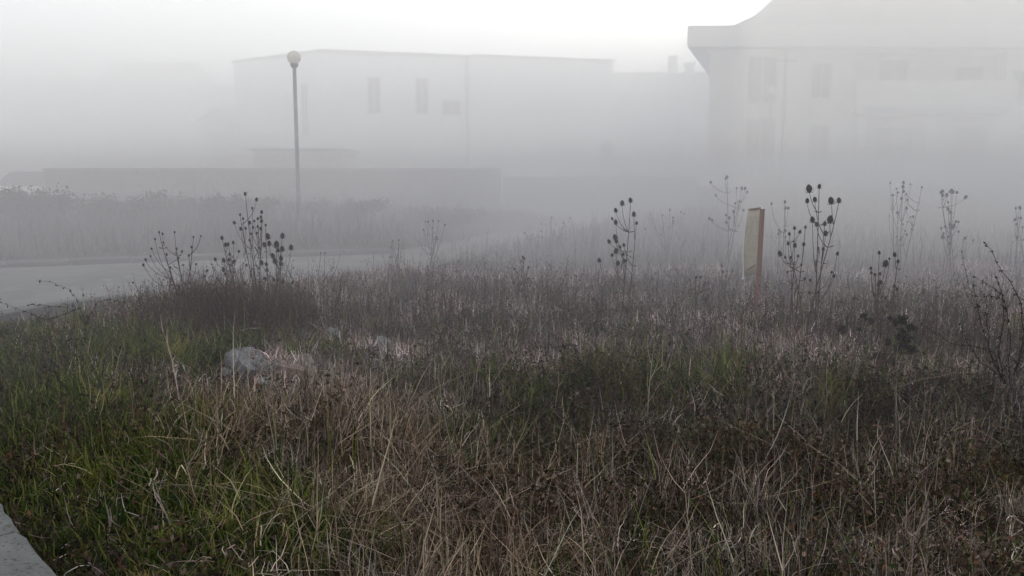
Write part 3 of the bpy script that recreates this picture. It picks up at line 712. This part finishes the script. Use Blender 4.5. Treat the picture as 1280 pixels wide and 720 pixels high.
# ------------------------------------------------------------------ sign on a post
b = ground_pt(946.5, 10.1); t = thing('sign_post', 'narrow weathered beige sign board on a faded red post in the field', 'sign', b)
def rel(px, py, Y): return at(px, py, Y) - b
tp = rel(953, 261, 10.1); mid = rel(948.5, 345, 10.1); bot = Vector((0, 0, -.15))
MB().tube([bot, mid], [.026, .026], 8).build('post', M['postred'], t)
MB().tube([mid + Vector((0, 0, .003)), tp], [.028, .028], 8).build('upper_post', M['post'], t)
Lt = rel(936.5, 263, 10.75); Lb = rel(931, 346, 10.75); Rt = rel(951, 261.5, 10.12); Rb = rel(947, 341, 10.12)
n = (Rt - Lt).cross(Lb - Lt).normalized() * .012
def sheet(name, q, mat, n=n):
    v = [p + n for p in q] + [p - n for p in q]
    return MB().add(v, [(0, 1, 2, 3), (7, 6, 5, 4), (0, 4, 5, 1), (1, 5, 6, 2), (2, 6, 7, 3), (3, 7, 4, 0)]).build(name, M[mat], t)
cm = (Lt + Lb) / 2 + Vector((-.02, 0, 0))
nx_ = 6
v = []; f = []
for i in range(9):
    s = i / 8; Lp = Lt.lerp(Lb, s) + Vector((-.025 * math.sin(s * 3.1), 0, 0)); Rp = Rt.lerp(Rb, s)
    for k in range(nx_ + 1):
        q = Lp.lerp(Rp, k / nx_); q = q + n * (1.5 * math.sin(k / nx_ * 3.14) + random.uniform(-.12, .12)); v.append(q)
for i in range(8):
    for k in range(nx_): f.append((i * 7 + k, i * 7 + k + 1, (i + 1) * 7 + k + 1, (i + 1) * 7 + k))
bo = mk('board', v, f, M['board'], t, True); sm = bo.modifiers.new('s', 'SOLIDIFY'); sm.thickness = .012
rim = [Lt.lerp(Lb, i / 8) + Vector((-.025 * math.sin(i / 8 * 3.1) - .012, 0, 0)) for i in range(9)] + [Lb + Vector((-.03, 0, -.03))]
MB().tube(rim, .011, 6).build('edge_strip', M['white'], t)
MB().tube([Lt + Vector((0, 0, .008)), Rt + Vector((0, 0, .012))], .013, 6).build('top_rail', M['post'], t)
MB().tube([Lb.lerp(Rb, .05) + Vector((0, -.012, .075)), Lb.lerp(Rb, .95) + Vector((0, -.012, .11))], .008, 5).build('batten', M['post'], t)
MB().tube([tp, tp + Vector((.0, 0, .022))], [.02, .012], 6).build('post_cap', M['white'], t)

# ------------------------------------------------------------------ street lamps
def street_lamp(label, x, Y, ztop, zg, lean=0, group='globe street lamps'):
    t = thing('street_lamp', label, 'street lamp', (x, Y, zg), group); Hh = ztop - zg
    MB().lathe([(.07, -.1), (.07, .0), (.065, .02), (.062, .9), (.055, .93), (.046, 1.0), (.042, Hh - .42), (.05, Hh - .40)], 16).build('pole', M['pole'], t, True)
    MB().lathe([(.14, -.05), (.14, .02), (.075, .03)], 16).build('base_plate', M['pole'], t)
    MB().lathe([(.05, Hh - .40), (.085, Hh - .36), (.095, Hh - .31), (.06, Hh - .29)], 20).build('collar', M['blackp'], t, True)
    rr = .155; prof = [(max(.002, rr * math.sin(a)), Hh - .17 - rr * math.cos(a)) for a in [math.pi * i / 16 for i in range(17)]]
    MB().lathe(prof, 28).build('lamp_globe', M['globe'], t, True)
    MB().box(-.03, .03, -.072, -.055, .45, .75).build('access_door', M['blackp'], t)
    return t
p = at(367.5, 72, 20.6)
street_lamp('grey street lamp with round globe standing beyond the road at the left', p.x, 20.6, p.z + .17, -.02 + float(H(np.array([p.x]), np.array([20.6]))[0]))
p = at(964, 113, 31.5); street_lamp('faint street lamp with round globe in front of the right house', p.x, 31.5, p.z + .17, float(H(np.array([p.x]), np.array([31.5]))[0]))
p = at(983, 64, 30.5); pg = float(H(np.array([p.x]), np.array([30.5]))[0])
t = thing('utility_pole', 'tall faint bare pole in the fog in front of the right house', 'pole', (p.x, 30.5, pg))
MB().lathe([(.075, -.2), (.07, 1), (.05, p.z - pg)], 12).build('pole', M['pole'], t, True)
MB().box(-.35, .35, -.045, .0, p.z - pg - .35, p.z - pg - .28).build('crossarm', M['pole'], t)

# ------------------------------------------------------------------ buildings
def wallframe(A, Bp):
    """local frame along a wall from A to B (left to right seen from the camera)"""
    A = Vector((A[0], A[1], 0)); Bp = Vector((Bp[0], Bp[1], 0)); d = (Bp - A); L = d.length; d.normalize(); n = Vector((d.y, -d.x, 0))
    return A, d, n, L
def opening(parent, A, d, n, s0, s1, z0, z1, mat='glass', name='window', bars=1):
    """a window: reveal frame + dark pane, standing proud of the wall"""
    def q(s, o, z): return A + d * s + n * o + Vector((0, 0, z))
    def bx(mb, s0, s1, o0, o1, z0, z1):
        v = [q(s0, o0, z0), q(s1, o0, z0), q(s1, o1, z0), q(s0, o1, z0), q(s0, o0, z1), q(s1, o0, z1), q(s1, o1, z1), q(s0, o1, z1)]
        mb.add(v, [(0, 1, 2, 3), (4, 7, 6, 5), (0, 4, 5, 1), (1, 5, 6, 2), (2, 6, 7, 3), (3, 7, 4, 0)])
    w = MB(); fr = .06
    bx(w, s0, s1, .003, .02, z0, z1)
    o = w.build(name, M[mat], parent)
    f = MB()
    bx(f, s0 - fr, s0, .003, .05, z0 - fr, z1 + fr); bx(f, s1, s1 + fr, .003, .05, z0 - fr, z1 + fr)
    bx(f, s0, s1, .003, .05, z1, z1 + fr); bx(f, s0, s1, .003, .09, z0 - fr, z0)
    for i in range(bars):
        c = s0 + (s1 - s0) * (i + 1) / (bars + 1); bx(f, c - .025, c + .025, .022, .04, z0, z1)
    f.build('frame', M['frame'], o)
    return o
def px_on_wall(px, py, A, d):
    """distance along the wall and height hit by that direction"""
    u = (px - 640) / F; v = (360 - py) / F
    dy = math.cos(PITCH) + v * math.sin(PITCH); dz = -math.sin(PITCH) + v * math.cos(PITCH)
    # A + s d = k*(u,dy)
    det = d.x * (-dy) + u * d.y
    s = (-A.x * (-dy) - u * A.y) / det
    P = A + d * s; k = P.y / dy
    return s, EYE + dz * k
def win_px(parent, A, B_, x0, x1, y0, y1, **kw):
    a, d, n, L = wallframe(A, B_)
    s0, z1 = px_on_wall(x0, y0, a, d); s1, _ = px_on_wall(x1, y0, a, d); _, z0 = px_on_wall(x0, y1, a, d)
    return opening(parent, a, d, n, s0, s1, z0, z1, **kw)

# flat roofed white building, corner towards the camera
K1 = (-8.85, 42.0); K0 = (-14.2, 46.3); K2 = (-.2, 44.66); K3 = (5.14, 46.3); K4 = (2.0, 56); K5 = (-11, 55)
t = thing('flat_roofed_building', 'long white two storey building with flat roof behind the wall', 'building', (0, 0, 0))
z = 7.1
MB().prism([K0, K1, (-2.0, 44.1), (-2.0, 56), K5], -.3, z).build('wall', M['plaster'], t)
MB().prism([(-2.0, 44.1), K3, K4, (-2.0, 56)], -.3, z + .06).build('wall', M['plaster'], t)
MB().prism([(K0[0] - .1, K0[1]), (K1[0], K1[1] - .14), (-2.0, 43.96), (-2.0, 44.4), (K1[0], K1[1] + .3), (K0[0] + .2, K0[1] + .2)], z - .02, z + .12).build('parapet', M['trim'], t)
MB().prism([(-1.97, 43.96), (K3[0] + .1, K3[1] - .12), (K3[0], K3[1] + .3), (-1.97, 44.4)], z + .062, z + .17).build('parapet', M['trim'], t)
cp = at(316, 73, 45.0)
MB().box(cp.x - .18, cp.x + .22, 45.2, 45.7, z - .1, cp.z + .1).build('chimney', M['plaster'], t)
for r in ((460, 474, 97, 141), (520, 534, 99, 141), (553, 574, 126, 143), (751, 765, 178, 211), (600, 612, 118, 140), (690, 702, 105, 140)):
    if r[0] in (600, 690): continue
    win_px(t, K1, K3, *r)
win_px(t, K0, K1, 377, 384, 106, 168)
a_, d_, n_, L_ = wallframe(K1, K3); s_, _ = px_on_wall(583, 100, a_, d_)
q = a_ + d_ * s_ + n_ * .12; MB().tube([q + Vector((0, 0, 0)), q + Vector((0, 0, 7.0))], .09, 8).build('drainpipe', M['trim'], t)
# annex shed
t = thing('garden_shed', 'low grey shed with flat roof between the wall and the white building', 'shed')
a = at(317, 200, 36); b2 = at(427, 200, 36); zt = at(370, 187, 36).z
MB().box(a.x, b2.x, 36, 39.5, -.3, zt - .08).build('wall', M['greyplaster'], t)
MB().box(a.x - .12, b2.x + .12, 35.8, 39.7, zt - .077, zt + .05).build('roof', M['flatroof'], t)
opening(t, *wallframe((a.x, 36), (b2.x, 36))[:3], .5, 1.3, .2, 1.9, name='door', mat='trim', bars=0)

def gable_house(label, x0, x1, Y0, Y1, ze, zr, wall, name='house', group=None, wins=(), chim=(), ridge='x', over=.35):
    t = thing(name, label, 'house', ((x0 + x1) / 2, Y0, 0), group); cx = (x0 + x1) / 2
    w = MB().box(x0 - cx, x1 - cx, 0, Y1 - Y0, -.3, ze)
    D_ = Y1 - Y0
    if ridge == 'x':
        w.add([(x0 - cx, 0, ze), (x0 - cx, D_, ze), (x0 - cx, D_ / 2, zr)], [(0, 1, 2)]); w.add([(x1 - cx, 0, ze), (x1 - cx, D_, ze), (x1 - cx, D_ / 2, zr)], [(0, 2, 1)])
        rf = MB(); h_ = zr - ze; k = over * h_ / (D_ / 2)
        for sg in (0, 1):
            ya, yb = (-over, D_ / 2) if sg == 0 else (D_ + over, D_ / 2)
            v = [(x0 - cx - over, ya, ze - k + .05), (x1 - cx + over, ya, ze - k + .05), (x1 - cx + over, yb, zr + .05), (x0 - cx - over, yb, zr + .05)]
            rf.add(v + [(p[0], p[1], p[2] + .14) for p in v], [(0, 1, 2, 3), (7, 6, 5, 4), (0, 4, 5, 1), (1, 5, 6, 2), (2, 6, 7, 3), (3, 7, 4, 0)])
    else:
        w.add([(x0 - cx, 0, ze), (x1 - cx, 0, ze), (0, 0, zr)], [(0, 1, 2)]); w.add([(x0 - cx, D_, ze), (x1 - cx, D_, ze), (0, D_, zr)], [(0, 2, 1)])
        rf = MB(); h_ = zr - ze; W2 = (x1 - x0) / 2; k = over * h_ / W2
        for sg in (-1, 1):
            v = [(sg * (W2 + over), -over, ze - k + .05), (sg * (W2 + over), D_ + over, ze - k + .05), (0, D_ + over, zr + .05), (0, -over, zr + .05)]
            rf.add(v + [(p[0], p[1], p[2] + .14) for p in v], [(0, 1, 2, 3), (7, 6, 5, 4), (0, 4, 5, 1), (1, 5, 6, 2), (2, 6, 7, 3), (3, 7, 4, 0)])
    w.build('wall', M[wall], t); r = rf.build('roof', M['roof'], t)
    for (xa, xb, ya, zb) in chim:
        MB().box(xa - cx, xb - cx, ya, ya + .6, ze, zb).build('chimney', M['greyplaster'], r)
        MB().box(xa - cx - .06, xb - cx + .06, ya - .06, ya + .66, zb + .003, zb + .12).build('chimney_cap', M['trim'], r)
    for (xa, xb, za, zb) in wins:
        opening(t, Vector((xa - cx, 0, 0)), Vector((1, 0, 0)), Vector((0, -1, 0)), 0, xb - xa, za, zb)
    return t
def X_(px, Y): return (px - 640) / F * Y
def Z_(py, Y): return at(640, py, Y).z
Yh = 54
gable_house('faint house with several chimneys between the white building and the right house', X_(740, Yh), X_(905, Yh), Yh, Yh + 9, Z_(124, Yh), Z_(94, Yh + 4.5), 'greyplaster',
            chim=[(X_(811, Yh + 3), X_(822, Yh + 3), 3, Z_(92, Yh + 3)), (X_(832, Yh + 4), X_(842, Yh + 4), 4, Z_(72, Yh + 4)), (X_(852, Yh + 5), X_(862, Yh + 5), 4.8, Z_(81, Yh + 5))],
            wins=[(X_(790, Yh), X_(800, Yh), 1, 2.6), (X_(790, Yh), X_(800, Yh), 3.8, 5.2), (X_(840, Yh), X_(850, Yh), 1, 2.6), (X_(840, Yh), X_(850, Yh), 3.8, 5.2)])
Yf = 66
gable_house('barely visible house in the fog at the far left edge', X_(-60, Yf), X_(130, Yf), Yf, Yf + 10, Z_(120, Yf), Z_(100, Yf + 5), 'greyplaster', wins=[(X_(30, Yf), X_(50, Yf), 4, 5.5), (X_(80, Yf), X_(100, Yf), 4, 5.5)])
gable_house('barely visible taller house in the fog left of the white building', X_(142, Yf + 3), X_(226, Yf + 3), Yf + 3, Yf + 12, Z_(98, Yf + 3), Z_(80, Yf + 7), 'greyplaster', wins=[(X_(170, Yf + 3), X_(190, Yf + 3), 4, 5.5)])
gable_house('barely visible low house in the fog joined to the left of the white building', X_(222, Yf), X_(330, Yf), Yf, Yf + 9, Z_(124, Yf), Z_(107, Yf + 4.5), 'plaster')
gable_house('small faint outbuilding close to the left of the white building', X_(262, 52), X_(298, 52), 52, 57, Z_(152, 52), Z_(138, 54.5), 'greyplaster')

# right house, two storeys, bell-cast hipped roof
Yr = 32.5
x0 = X_(874, Yr); x1 = X_(1267, Yr); cx = (x0 + x1) / 2; D_ = 9.0
t = thing('large_house', 'large two storey cream house with hipped roof looming at the right', 'house', (cx, Yr, 0))
W2 = (x1 - x0) / 2; ze = Z_(62, Yr)
porch0, porch1 = X_(1052, Yr) - cx, X_(1236, Yr) - cx; zf = Z_(139, Yr)
w = MB()
w.box(-W2, porch0, 0, D_, -.3, ze); w.box(porch1, W2, 0, D_, -.3, ze)
w.box(porch0 + .003, porch1 - .003, 1.6, D_, -.3, ze)
w.build('wall', M['cream'], t)
MB().box(porch0 + .003, porch1 - .003, -.9, 1.597, zf - .12, zf + .1).build('balcony_slab', M['trim'], t)
MB().box(porch0 + .003, porch1 + .2, -.9, -.78, zf + .103, zf + 1.0).build('balcony_parapet', M['cream'], t)
for s in (porch0 + .3, (porch0 + porch1) / 2, porch1 - .3):
    MB().lathe([(.16, -.3), (.16, zf - .14)], 14, (s, -.6, 0)).build('column', M['cream'], t, True)
ex = -W2 - (X_(874, Yr) - X_(863.5, Yr - .8)); ov = .75
def ringpts(w_, y0_, y1_, z_): return [(-w_, y0_, z_), (w_, y0_, z_), (w_, y1_, z_), (-w_, y1_, z_)]
zt = Z_(33, Yr - ov)
levels = [(W2 + .12, .12, ze + .003), (W2 + ov, ov, ze + .003), (W2 + ov, ov, zt), (W2 - .75, -.75, zt + .18 + .1), (W2 - 1.5, -1.5, zt + .75), (W2 - 2.8, -2.8, zt + 2.2), (W2 - 4.4, -4.4, zt + 4.4)]
v = []; f = []
for (w_, o_, z_) in levels:
    v += [(-w_, -o_, z_), (w_ + 5.5, -o_, z_), (w_ + 5.5, D_ + o_, z_), (-w_, D_ + o_, z_)]
for i in range(len(levels) - 1):
    for k in range(4): f.append((i * 4 + k, i * 4 + (k + 1) % 4, (i + 1) * 4 + (k + 1) % 4, (i + 1) * 4 + k))
f.append((len(v) - 4, len(v) - 3, len(v) - 2, len(v) - 1))
r = MB().add(v, f).build('roof', M['roof'], t)
MB().box(-1.9, -1.3, 4, 4.6, zt + 2.0, zt + 4.9).build('chimney', M['cream'], r)
fa = MB(); fa.box(-W2 - ov, W2 + ov + 5.5, -ov - .05, -ov - .003, ze, zt + .02); fa.build('fascia', M['fascia'], t)
A_ = Vector((0, 0, 0)); dx_ = Vector((1, 0, 0)); nn = Vector((0, -1, 0))
def hw(pa, pb, ya, yb, off=0, **kw):
    yy = Yr + off
    return opening(t, Vector((0, off, 0)), dx_, nn, X_(pa, yy) - cx, X_(pb, yy) - cx, Z_(yb, yy), Z_(ya, yy), **kw)
hw(922, 955, 72, 128); hw(922, 955, 150, 212); hw(1000, 1022, 80, 122); hw(1000, 1022, 158, 200)
hw(1066, 1100, 75, 140, 1.6); hw(1160, 1192, 85, 132, 1.6); hw(1066, 1110, 160, 205, 1.6); hw(1160, 1200, 160, 225, 1.6, name='door', bars=0)
hw(1246, 1258, 90, 130)
for ob in [c_ for c_ in t.children_recursive if c_.type == 'MESH']:
    if 'skewed' in ob.data: continue
    for v_ in ob.data.vertices: v_.co.x += .30 * (v_.co.y + .75)
    ob.data['skewed'] = 1
# ------------------------------------------------------------------ walls and fences
def longwall(name, label, A, B_, z0, z1, th, mat='wallc', posts=True, cap=True):
    a, d, n, L = wallframe(A, B_); t = thing(name, label, 'wall', a); mb = MB()
    ang = math.atan2(d.y, d.x); t.rotation_euler = (0, 0, ang)
    mb.box(0, L, -th / 2, th / 2, z0, z1); mb.build('wall_panel', M[mat], t)
    if cap: MB().box(-.03, L + .03, -th / 2 - .04, th / 2 + .04, z1 + .003, z1 + .07).build('coping', M['trim'], t)
    if posts:
        s = 0
        while s < L:
            MB().box(s, s + .25, -th / 2 - .03, -th / 2 - .003, z0, z1 - .01).build('pier', M[mat], t); s += 3.2
    return t
a = at(76, 213, 27.5); b2 = at(626, 208, 27.5)
longwall('boundary_wall', 'long low concrete wall behind the dark bank beyond the road', (a.x - .3, 27.2), (b2.x, 27.8), -.3, a.z, .2)
a = at(629, 221, 31); b2 = at(872, 221, 31)
longwall('boundary_wall', 'faint lower wall in the fog between the long wall and the right house', (a.x, 31), (b2.x, 31), -.3, a.z - .05, .2)
a = at(874, 236, 28); b2 = at(1330, 236, 28)
longwall('boundary_wall', 'faint low wall in the fog in front of the right house', (a.x, 28.2), (b2.x, 27.8), -.3, a.z, .2)
# thorny hedge along the bank, each shrub a thing
def shrub(label, x, Y, r, h, n, group=None, colr=((.03, .03, .018), (.045, .036, .025))):
    gz = float(H(np.array([x]), np.array([Y]))[0]); t = thing('bushy_shrub', label, 'shrub', (x, Y, gz), group)
    mb = MB(); tips = []
    for i in range(14):
        a = random.uniform(0, 6.28); e = random.uniform(.2, 1.0); p = Vector((math.cos(a) * r * e, math.sin(a) * r * e * .8, h * random.uniform(.6, 1.0)))
        c = curve(Vector((0, 0, -.1)), Vector((0, 0, h * .3)), Vector((p.x * .6, p.y * .6, h * .5)), p, 6); mb.tube(c, [.018 * (1 - .13 * k) for k in range(7)], 4); tips += c[1:]
    mb.build('stems', M['stem'], t)
    T = np.array([tuple(q) for q in tips]); P = T[rng.integers(0, len(T), n)] + rng.normal(0, .07 * r, (n, 3)) * np.array([1, 1, .8]); P[:, 2] = np.abs(P[:, 2])
    V, Fq, C = cards(P, .03 + .035 * rng.random(n), pal(n, colr, .3), 1.6)
    o = raw('foliage', V, Fq, C, M['herb']); o.parent = t
SL = ['dark shrub on the bank at the far left edge under the fog', 'dark shrub on the bank left of the left teasels', 'dark shrub on the bank behind the left teasels',
      'dark shrub on the bank just right of the lamp pole', 'dark shrub on the bank where the road disappears', 'faint shrub by the end of the long wall', ]
for i, (px, Y, r, h) in enumerate([(40, 20.5, 1.5, .95), (170, 21.5, 1.6, .8), (290, 22, 1.5, .7), (425, 22.6, 1.3, .75), (540, 23.5, 1.4, .8), (660, 25, 1.4, .85)]):
    shrub(SL[i], X_(px, Y), Y, r, h * .65, 8000, 'shrubs on the bank beyond the road')

# ------------------------------------------------------------------ parked car behind the bank
def car(label, x, Y, zg):
    t = thing('parked_car', label, 'car', (x, Y, zg))
    secs = [(-2.05, .45, .78, .80), (-2.0, .32, .9, .84), (-1.2, .25, .97, .88), (-.4, .24, 1.0, .89), (.9, .24, 1.0, .89), (1.7, .28, 1.0, .86), (2.05, .35, .95, .8)]
    v = []; f = []
    for (yy, zb, zt_, hw_) in secs:
        v += [(-hw_ + .06, yy, zb), (-hw_, yy, zb + .15), (-hw_, yy, zt_ - .15), (-hw_ + .1, yy, zt_), (hw_ - .1, yy, zt_), (hw_, yy, zt_ - .15), (hw_, yy, zb + .15), (hw_ - .06, yy, zb)]
    for i in range(len(secs) - 1):
        for k in range(8): f.append((i * 8 + k, i * 8 + (k + 1) % 8, (i + 1) * 8 + (k + 1) % 8, (i + 1) * 8 + k))
    f += [tuple(range(8))[::-1], tuple(range(len(v) - 8, len(v)))]
    MB().add(v, f).build('body', M['carp'], t, False, .03)
    MB().add([(-.78, -1.15, .97), (.78, -1.15, .97), (.78, 1.8, .97), (-.78, 1.8, .97), (-.6, -.4, 1.45), (.6, -.4, 1.45), (.62, 1.45, 1.45), (-.62, 1.45, 1.45)],
             [(0, 1, 5, 4), (1, 2, 6, 5), (2, 3, 7, 6), (3, 0, 4, 7)]).build('window', M['glass'], t)
    MB().box(-.64, .64, -.45, 1.5, 1.452, 1.50).build('roof', M['carp'], t, False, .02)
    for sx in (-1, 1):
        for yy in (-1.3, 1.3):
            w = MB().tube([(sx * .72, yy, .31), (sx * .9, yy, .31)], .31, 20).build('wheel', M['rubber'], t)
            MB().tube([(sx * .9, yy, .31), (sx * .91, yy, .31)], .19, 14).build('rim', M['trim'], w)
        MB().box(sx * .62 - .12, sx * .62 + .12, -2.09, -2.02, .6, .74).build('headlight', M['frame'], t)
        MB().box(sx * .66 - .1, sx * .66 + .1, 2.02, 2.08, .7, .85).build('tail_light', M['lampred'], t)
p = at(42, 213, 31); car('white parked car at the far left, only its roof above the bank', p.x, 31, p.z - 1.50)

# ------------------------------------------------------------------ fog (real participating medium, layers)
def fog(name, label, z0, z1, y0, dens, color, sca, aniso=.0, ext=260, foot=None):
    """sca = share of the extinction that scatters, the rest absorbs (imitates the dimmer light low in the fog)"""
    m, nt, out = newmat(name + '_medium')
    s = nt.nodes.new('ShaderNodeVolumeScatter'); s.inputs['Density'].default_value = dens * sca; s.inputs['Anisotropy'].default_value = aniso
    s.inputs['Color'].default_value = (*color, 1)
    ab = nt.nodes.new('ShaderNodeVolumeAbsorption'); ab.inputs['Color'].default_value = (0, 0, 0, 1); ab.inputs['Density'].default_value = dens * (1 - sca)  # absorption stands in for the shade low in the fog, not soot
    ad = nt.nodes.new('ShaderNodeAddShader'); nt.links.new(s.outputs[0], ad.inputs[0]); nt.links.new(ab.outputs[0], ad.inputs[1])
    nt.links.new((ad if sca < 1 else s).outputs[0], out.inputs['Volume'])
    o = (MB().prism(foot, z0, z1) if foot else MB().box(-ext, ext, y0, 330, z0, z1)).build(name, m); tag(o, label, 'fog', kind='stuff')
    return o
fog('haze', 'thin grey haze beginning over the middle of the field', -2, 2.05, 4.8, .024, (.985, .95, 1), .80)
fog('ground_fog', 'dense grey ground fog lying low over the far field and the road', -1.9, 2.047, 8.5, .038, (.98, .945, 1), .74)
fog('fog_bank', 'grey fog at head height between the lamp and the buildings', 2.053, 4.2, 8.5, .048, (.985, .96, 1), .93)
fog('mist', 'pale mist veiling the buildings and the sky', 4.203, 9.3, 8.5, .044, (.99, .99, 1), .98, .4)
fog('far_fog', 'thick pale fog swallowing the houses beyond the road', -1.8, 6.6, 22, .024, (.98, .98, 1), .95)
fog('fog_patch', 'thick fog tinted like warm sun glow, drifting in front of the large right house', -1.7, 11.5, 0, .042, (1, .86, .64), .99, .3, foot=[(3.2, 13.5), (60, 12), (60, 31), (7.6, 31), (6.4, 24)])  # warm sun glow put into the scatter colour of this fog
fog('low_fog_patch', 'low dense fog drifting over the weeds right of the road', -1.6, 1.9, 0, .055, (.98, .945, 1), .86, 0, foot=[(-.9, 12.0), (.8, 10.4), (60, 9.3), (60, 30.6), (3, 30.6), (.2, 21)])
fog('creeping_fog', 'knee deep fog creeping along the bank beyond the road', -1.5, 1.2, 0, .034, (.98, .945, 1), .62, 0, foot=[(-60, 4), (-9, 14.5), (-1.0, 17), (-.4, 20), (2.7, 30.2), (-60, 30.2)])
def wisp(label, c, r, dens, color=(.99, .98, 1)):
    bm = bmesh.new(); bmesh.ops.create_icosphere(bm, subdivisions=4, radius=1)
    from mathutils import noise
    for v in bm.verts:
        v.co *= 1 + .35 * noise.noise(v.co * 1.3 + Vector(c)); v.co = Vector((v.co.x * r[0], v.co.y * r[1], v.co.z * r[2]))
    me = bpy.data.meshes.new('fog_wisp'); bm.to_mesh(me); bm.free()
    m, nt, out = newmat('wisp_medium'); s_ = nt.nodes.new('ShaderNodeVolumeScatter'); s_.inputs['Density'].default_value = dens; s_.inputs['Color'].default_value = (*color, 1)
    nt.links.new(s_.outputs[0], out.inputs['Volume']); me.materials.append(m)
    o = bpy.data.objects.new('fog_wisp', me); COL.objects.link(o); o.location = c; tag(o, label, 'fog', kind='stuff')
wisp('soft wisp of fog drifting in front of the left end of the white building', (-15, 33, 3.2), (8, 5, 2.8), .018)
wisp('soft wisp of fog drifting between the white building and the right house', (4.5, 28, 3.0), (5, 4.5, 3.0), .014)
wisp('soft wisp of fog over the end of the road', (-1.5, 22, 1.0), (4.5, 3, 1.6), .05)
wisp('soft wisp of fog low in front of the right house', (12, 22, 1.6), (6, 4, 2.0), .045, (1, .97, .93))
wisp('soft wisp of fog over the far left houses', (-26, 44, 5), (11, 6, 4.5), .03)

# ------------------------------------------------------------------ world, sun
SUN_EL, SUN_AZ = R(22), R(28)     # azimuth from +Y towards +X
w = bpy.data.worlds.new('World'); scene.world = w; w.use_nodes = True
nt = w.node_tree; nt.nodes.clear()
out = nt.nodes.new('ShaderNodeOutputWorld'); bg = nt.nodes.new('ShaderNodeBackground')
sky = nt.nodes.new('ShaderNodeTexSky'); sky.sky_type = 'NISHITA'; sky.sun_disc = False; sky.sun_elevation = SUN_EL; sky.sun_rotation = SUN_AZ
sky.dust_density = 6; sky.air_density = 1.5; sky.ozone_density = 1
hs = nt.nodes.new('ShaderNodeHueSaturation'); hs.inputs['Saturation'].default_value = .12
mx = nt.nodes.new('ShaderNodeMixRGB'); mx.inputs['Fac'].default_value = .55; mx.inputs['Color2'].default_value = (12.4, 12.8, 13.4, 1)
nt.links.new(sky.outputs[0], hs.inputs['Color']); nt.links.new(hs.outputs[0], mx.inputs['Color1']); nt.links.new(mx.outputs[0], bg.inputs['Color'])
bg.inputs['Strength'].default_value = .14
nt.links.new(bg.outputs[0], out.inputs['Surface'])
ld = bpy.data.lights.new('sun', 'SUN'); ld.energy = 1.1; ld.angle = R(14); ld.color = (1, .88, .70)
lo = bpy.data.objects.new('sun', ld); COL.objects.link(lo)
sd_ = Vector((math.sin(SUN_AZ) * math.cos(SUN_EL), math.cos(SUN_AZ) * math.cos(SUN_EL), math.sin(SUN_EL)))
lo.rotation_euler = sd_.to_track_quat('Z', 'Y').to_euler()

# ------------------------------------------------------------------ camera, render
cd = bpy.data.cameras.new('camera'); cd.sensor_width = 36; cd.lens = F / 1280 * 36; cd.clip_end = 2000; cd.clip_start = .05
co = bpy.data.objects.new('camera', cd); COL.objects.link(co); co.location = (0, 0, EYE); co.rotation_euler = (math.pi / 2 - PITCH, 0, 0)
scene.camera = co
scene.view_settings.view_transform = 'Standard'; scene.view_settings.look = 'None'; scene.view_settings.exposure = 0; scene.view_settings.gamma = 1
c = scene.cycles
c.use_denoising = True
try: c.denoiser = 'OPENIMAGEDENOISE'; c.denoising_input_passes = 'RGB_ALBEDO_NORMAL'
except Exception: pass
c.max_bounces = 8; c.diffuse_bounces = 3; c.volume_bounces = 5; c.transparent_max_bounces = 8; c.use_adaptive_sampling = True; c.adaptive_threshold = .01
c.caustics_reflective = False; c.caustics_refractive = False
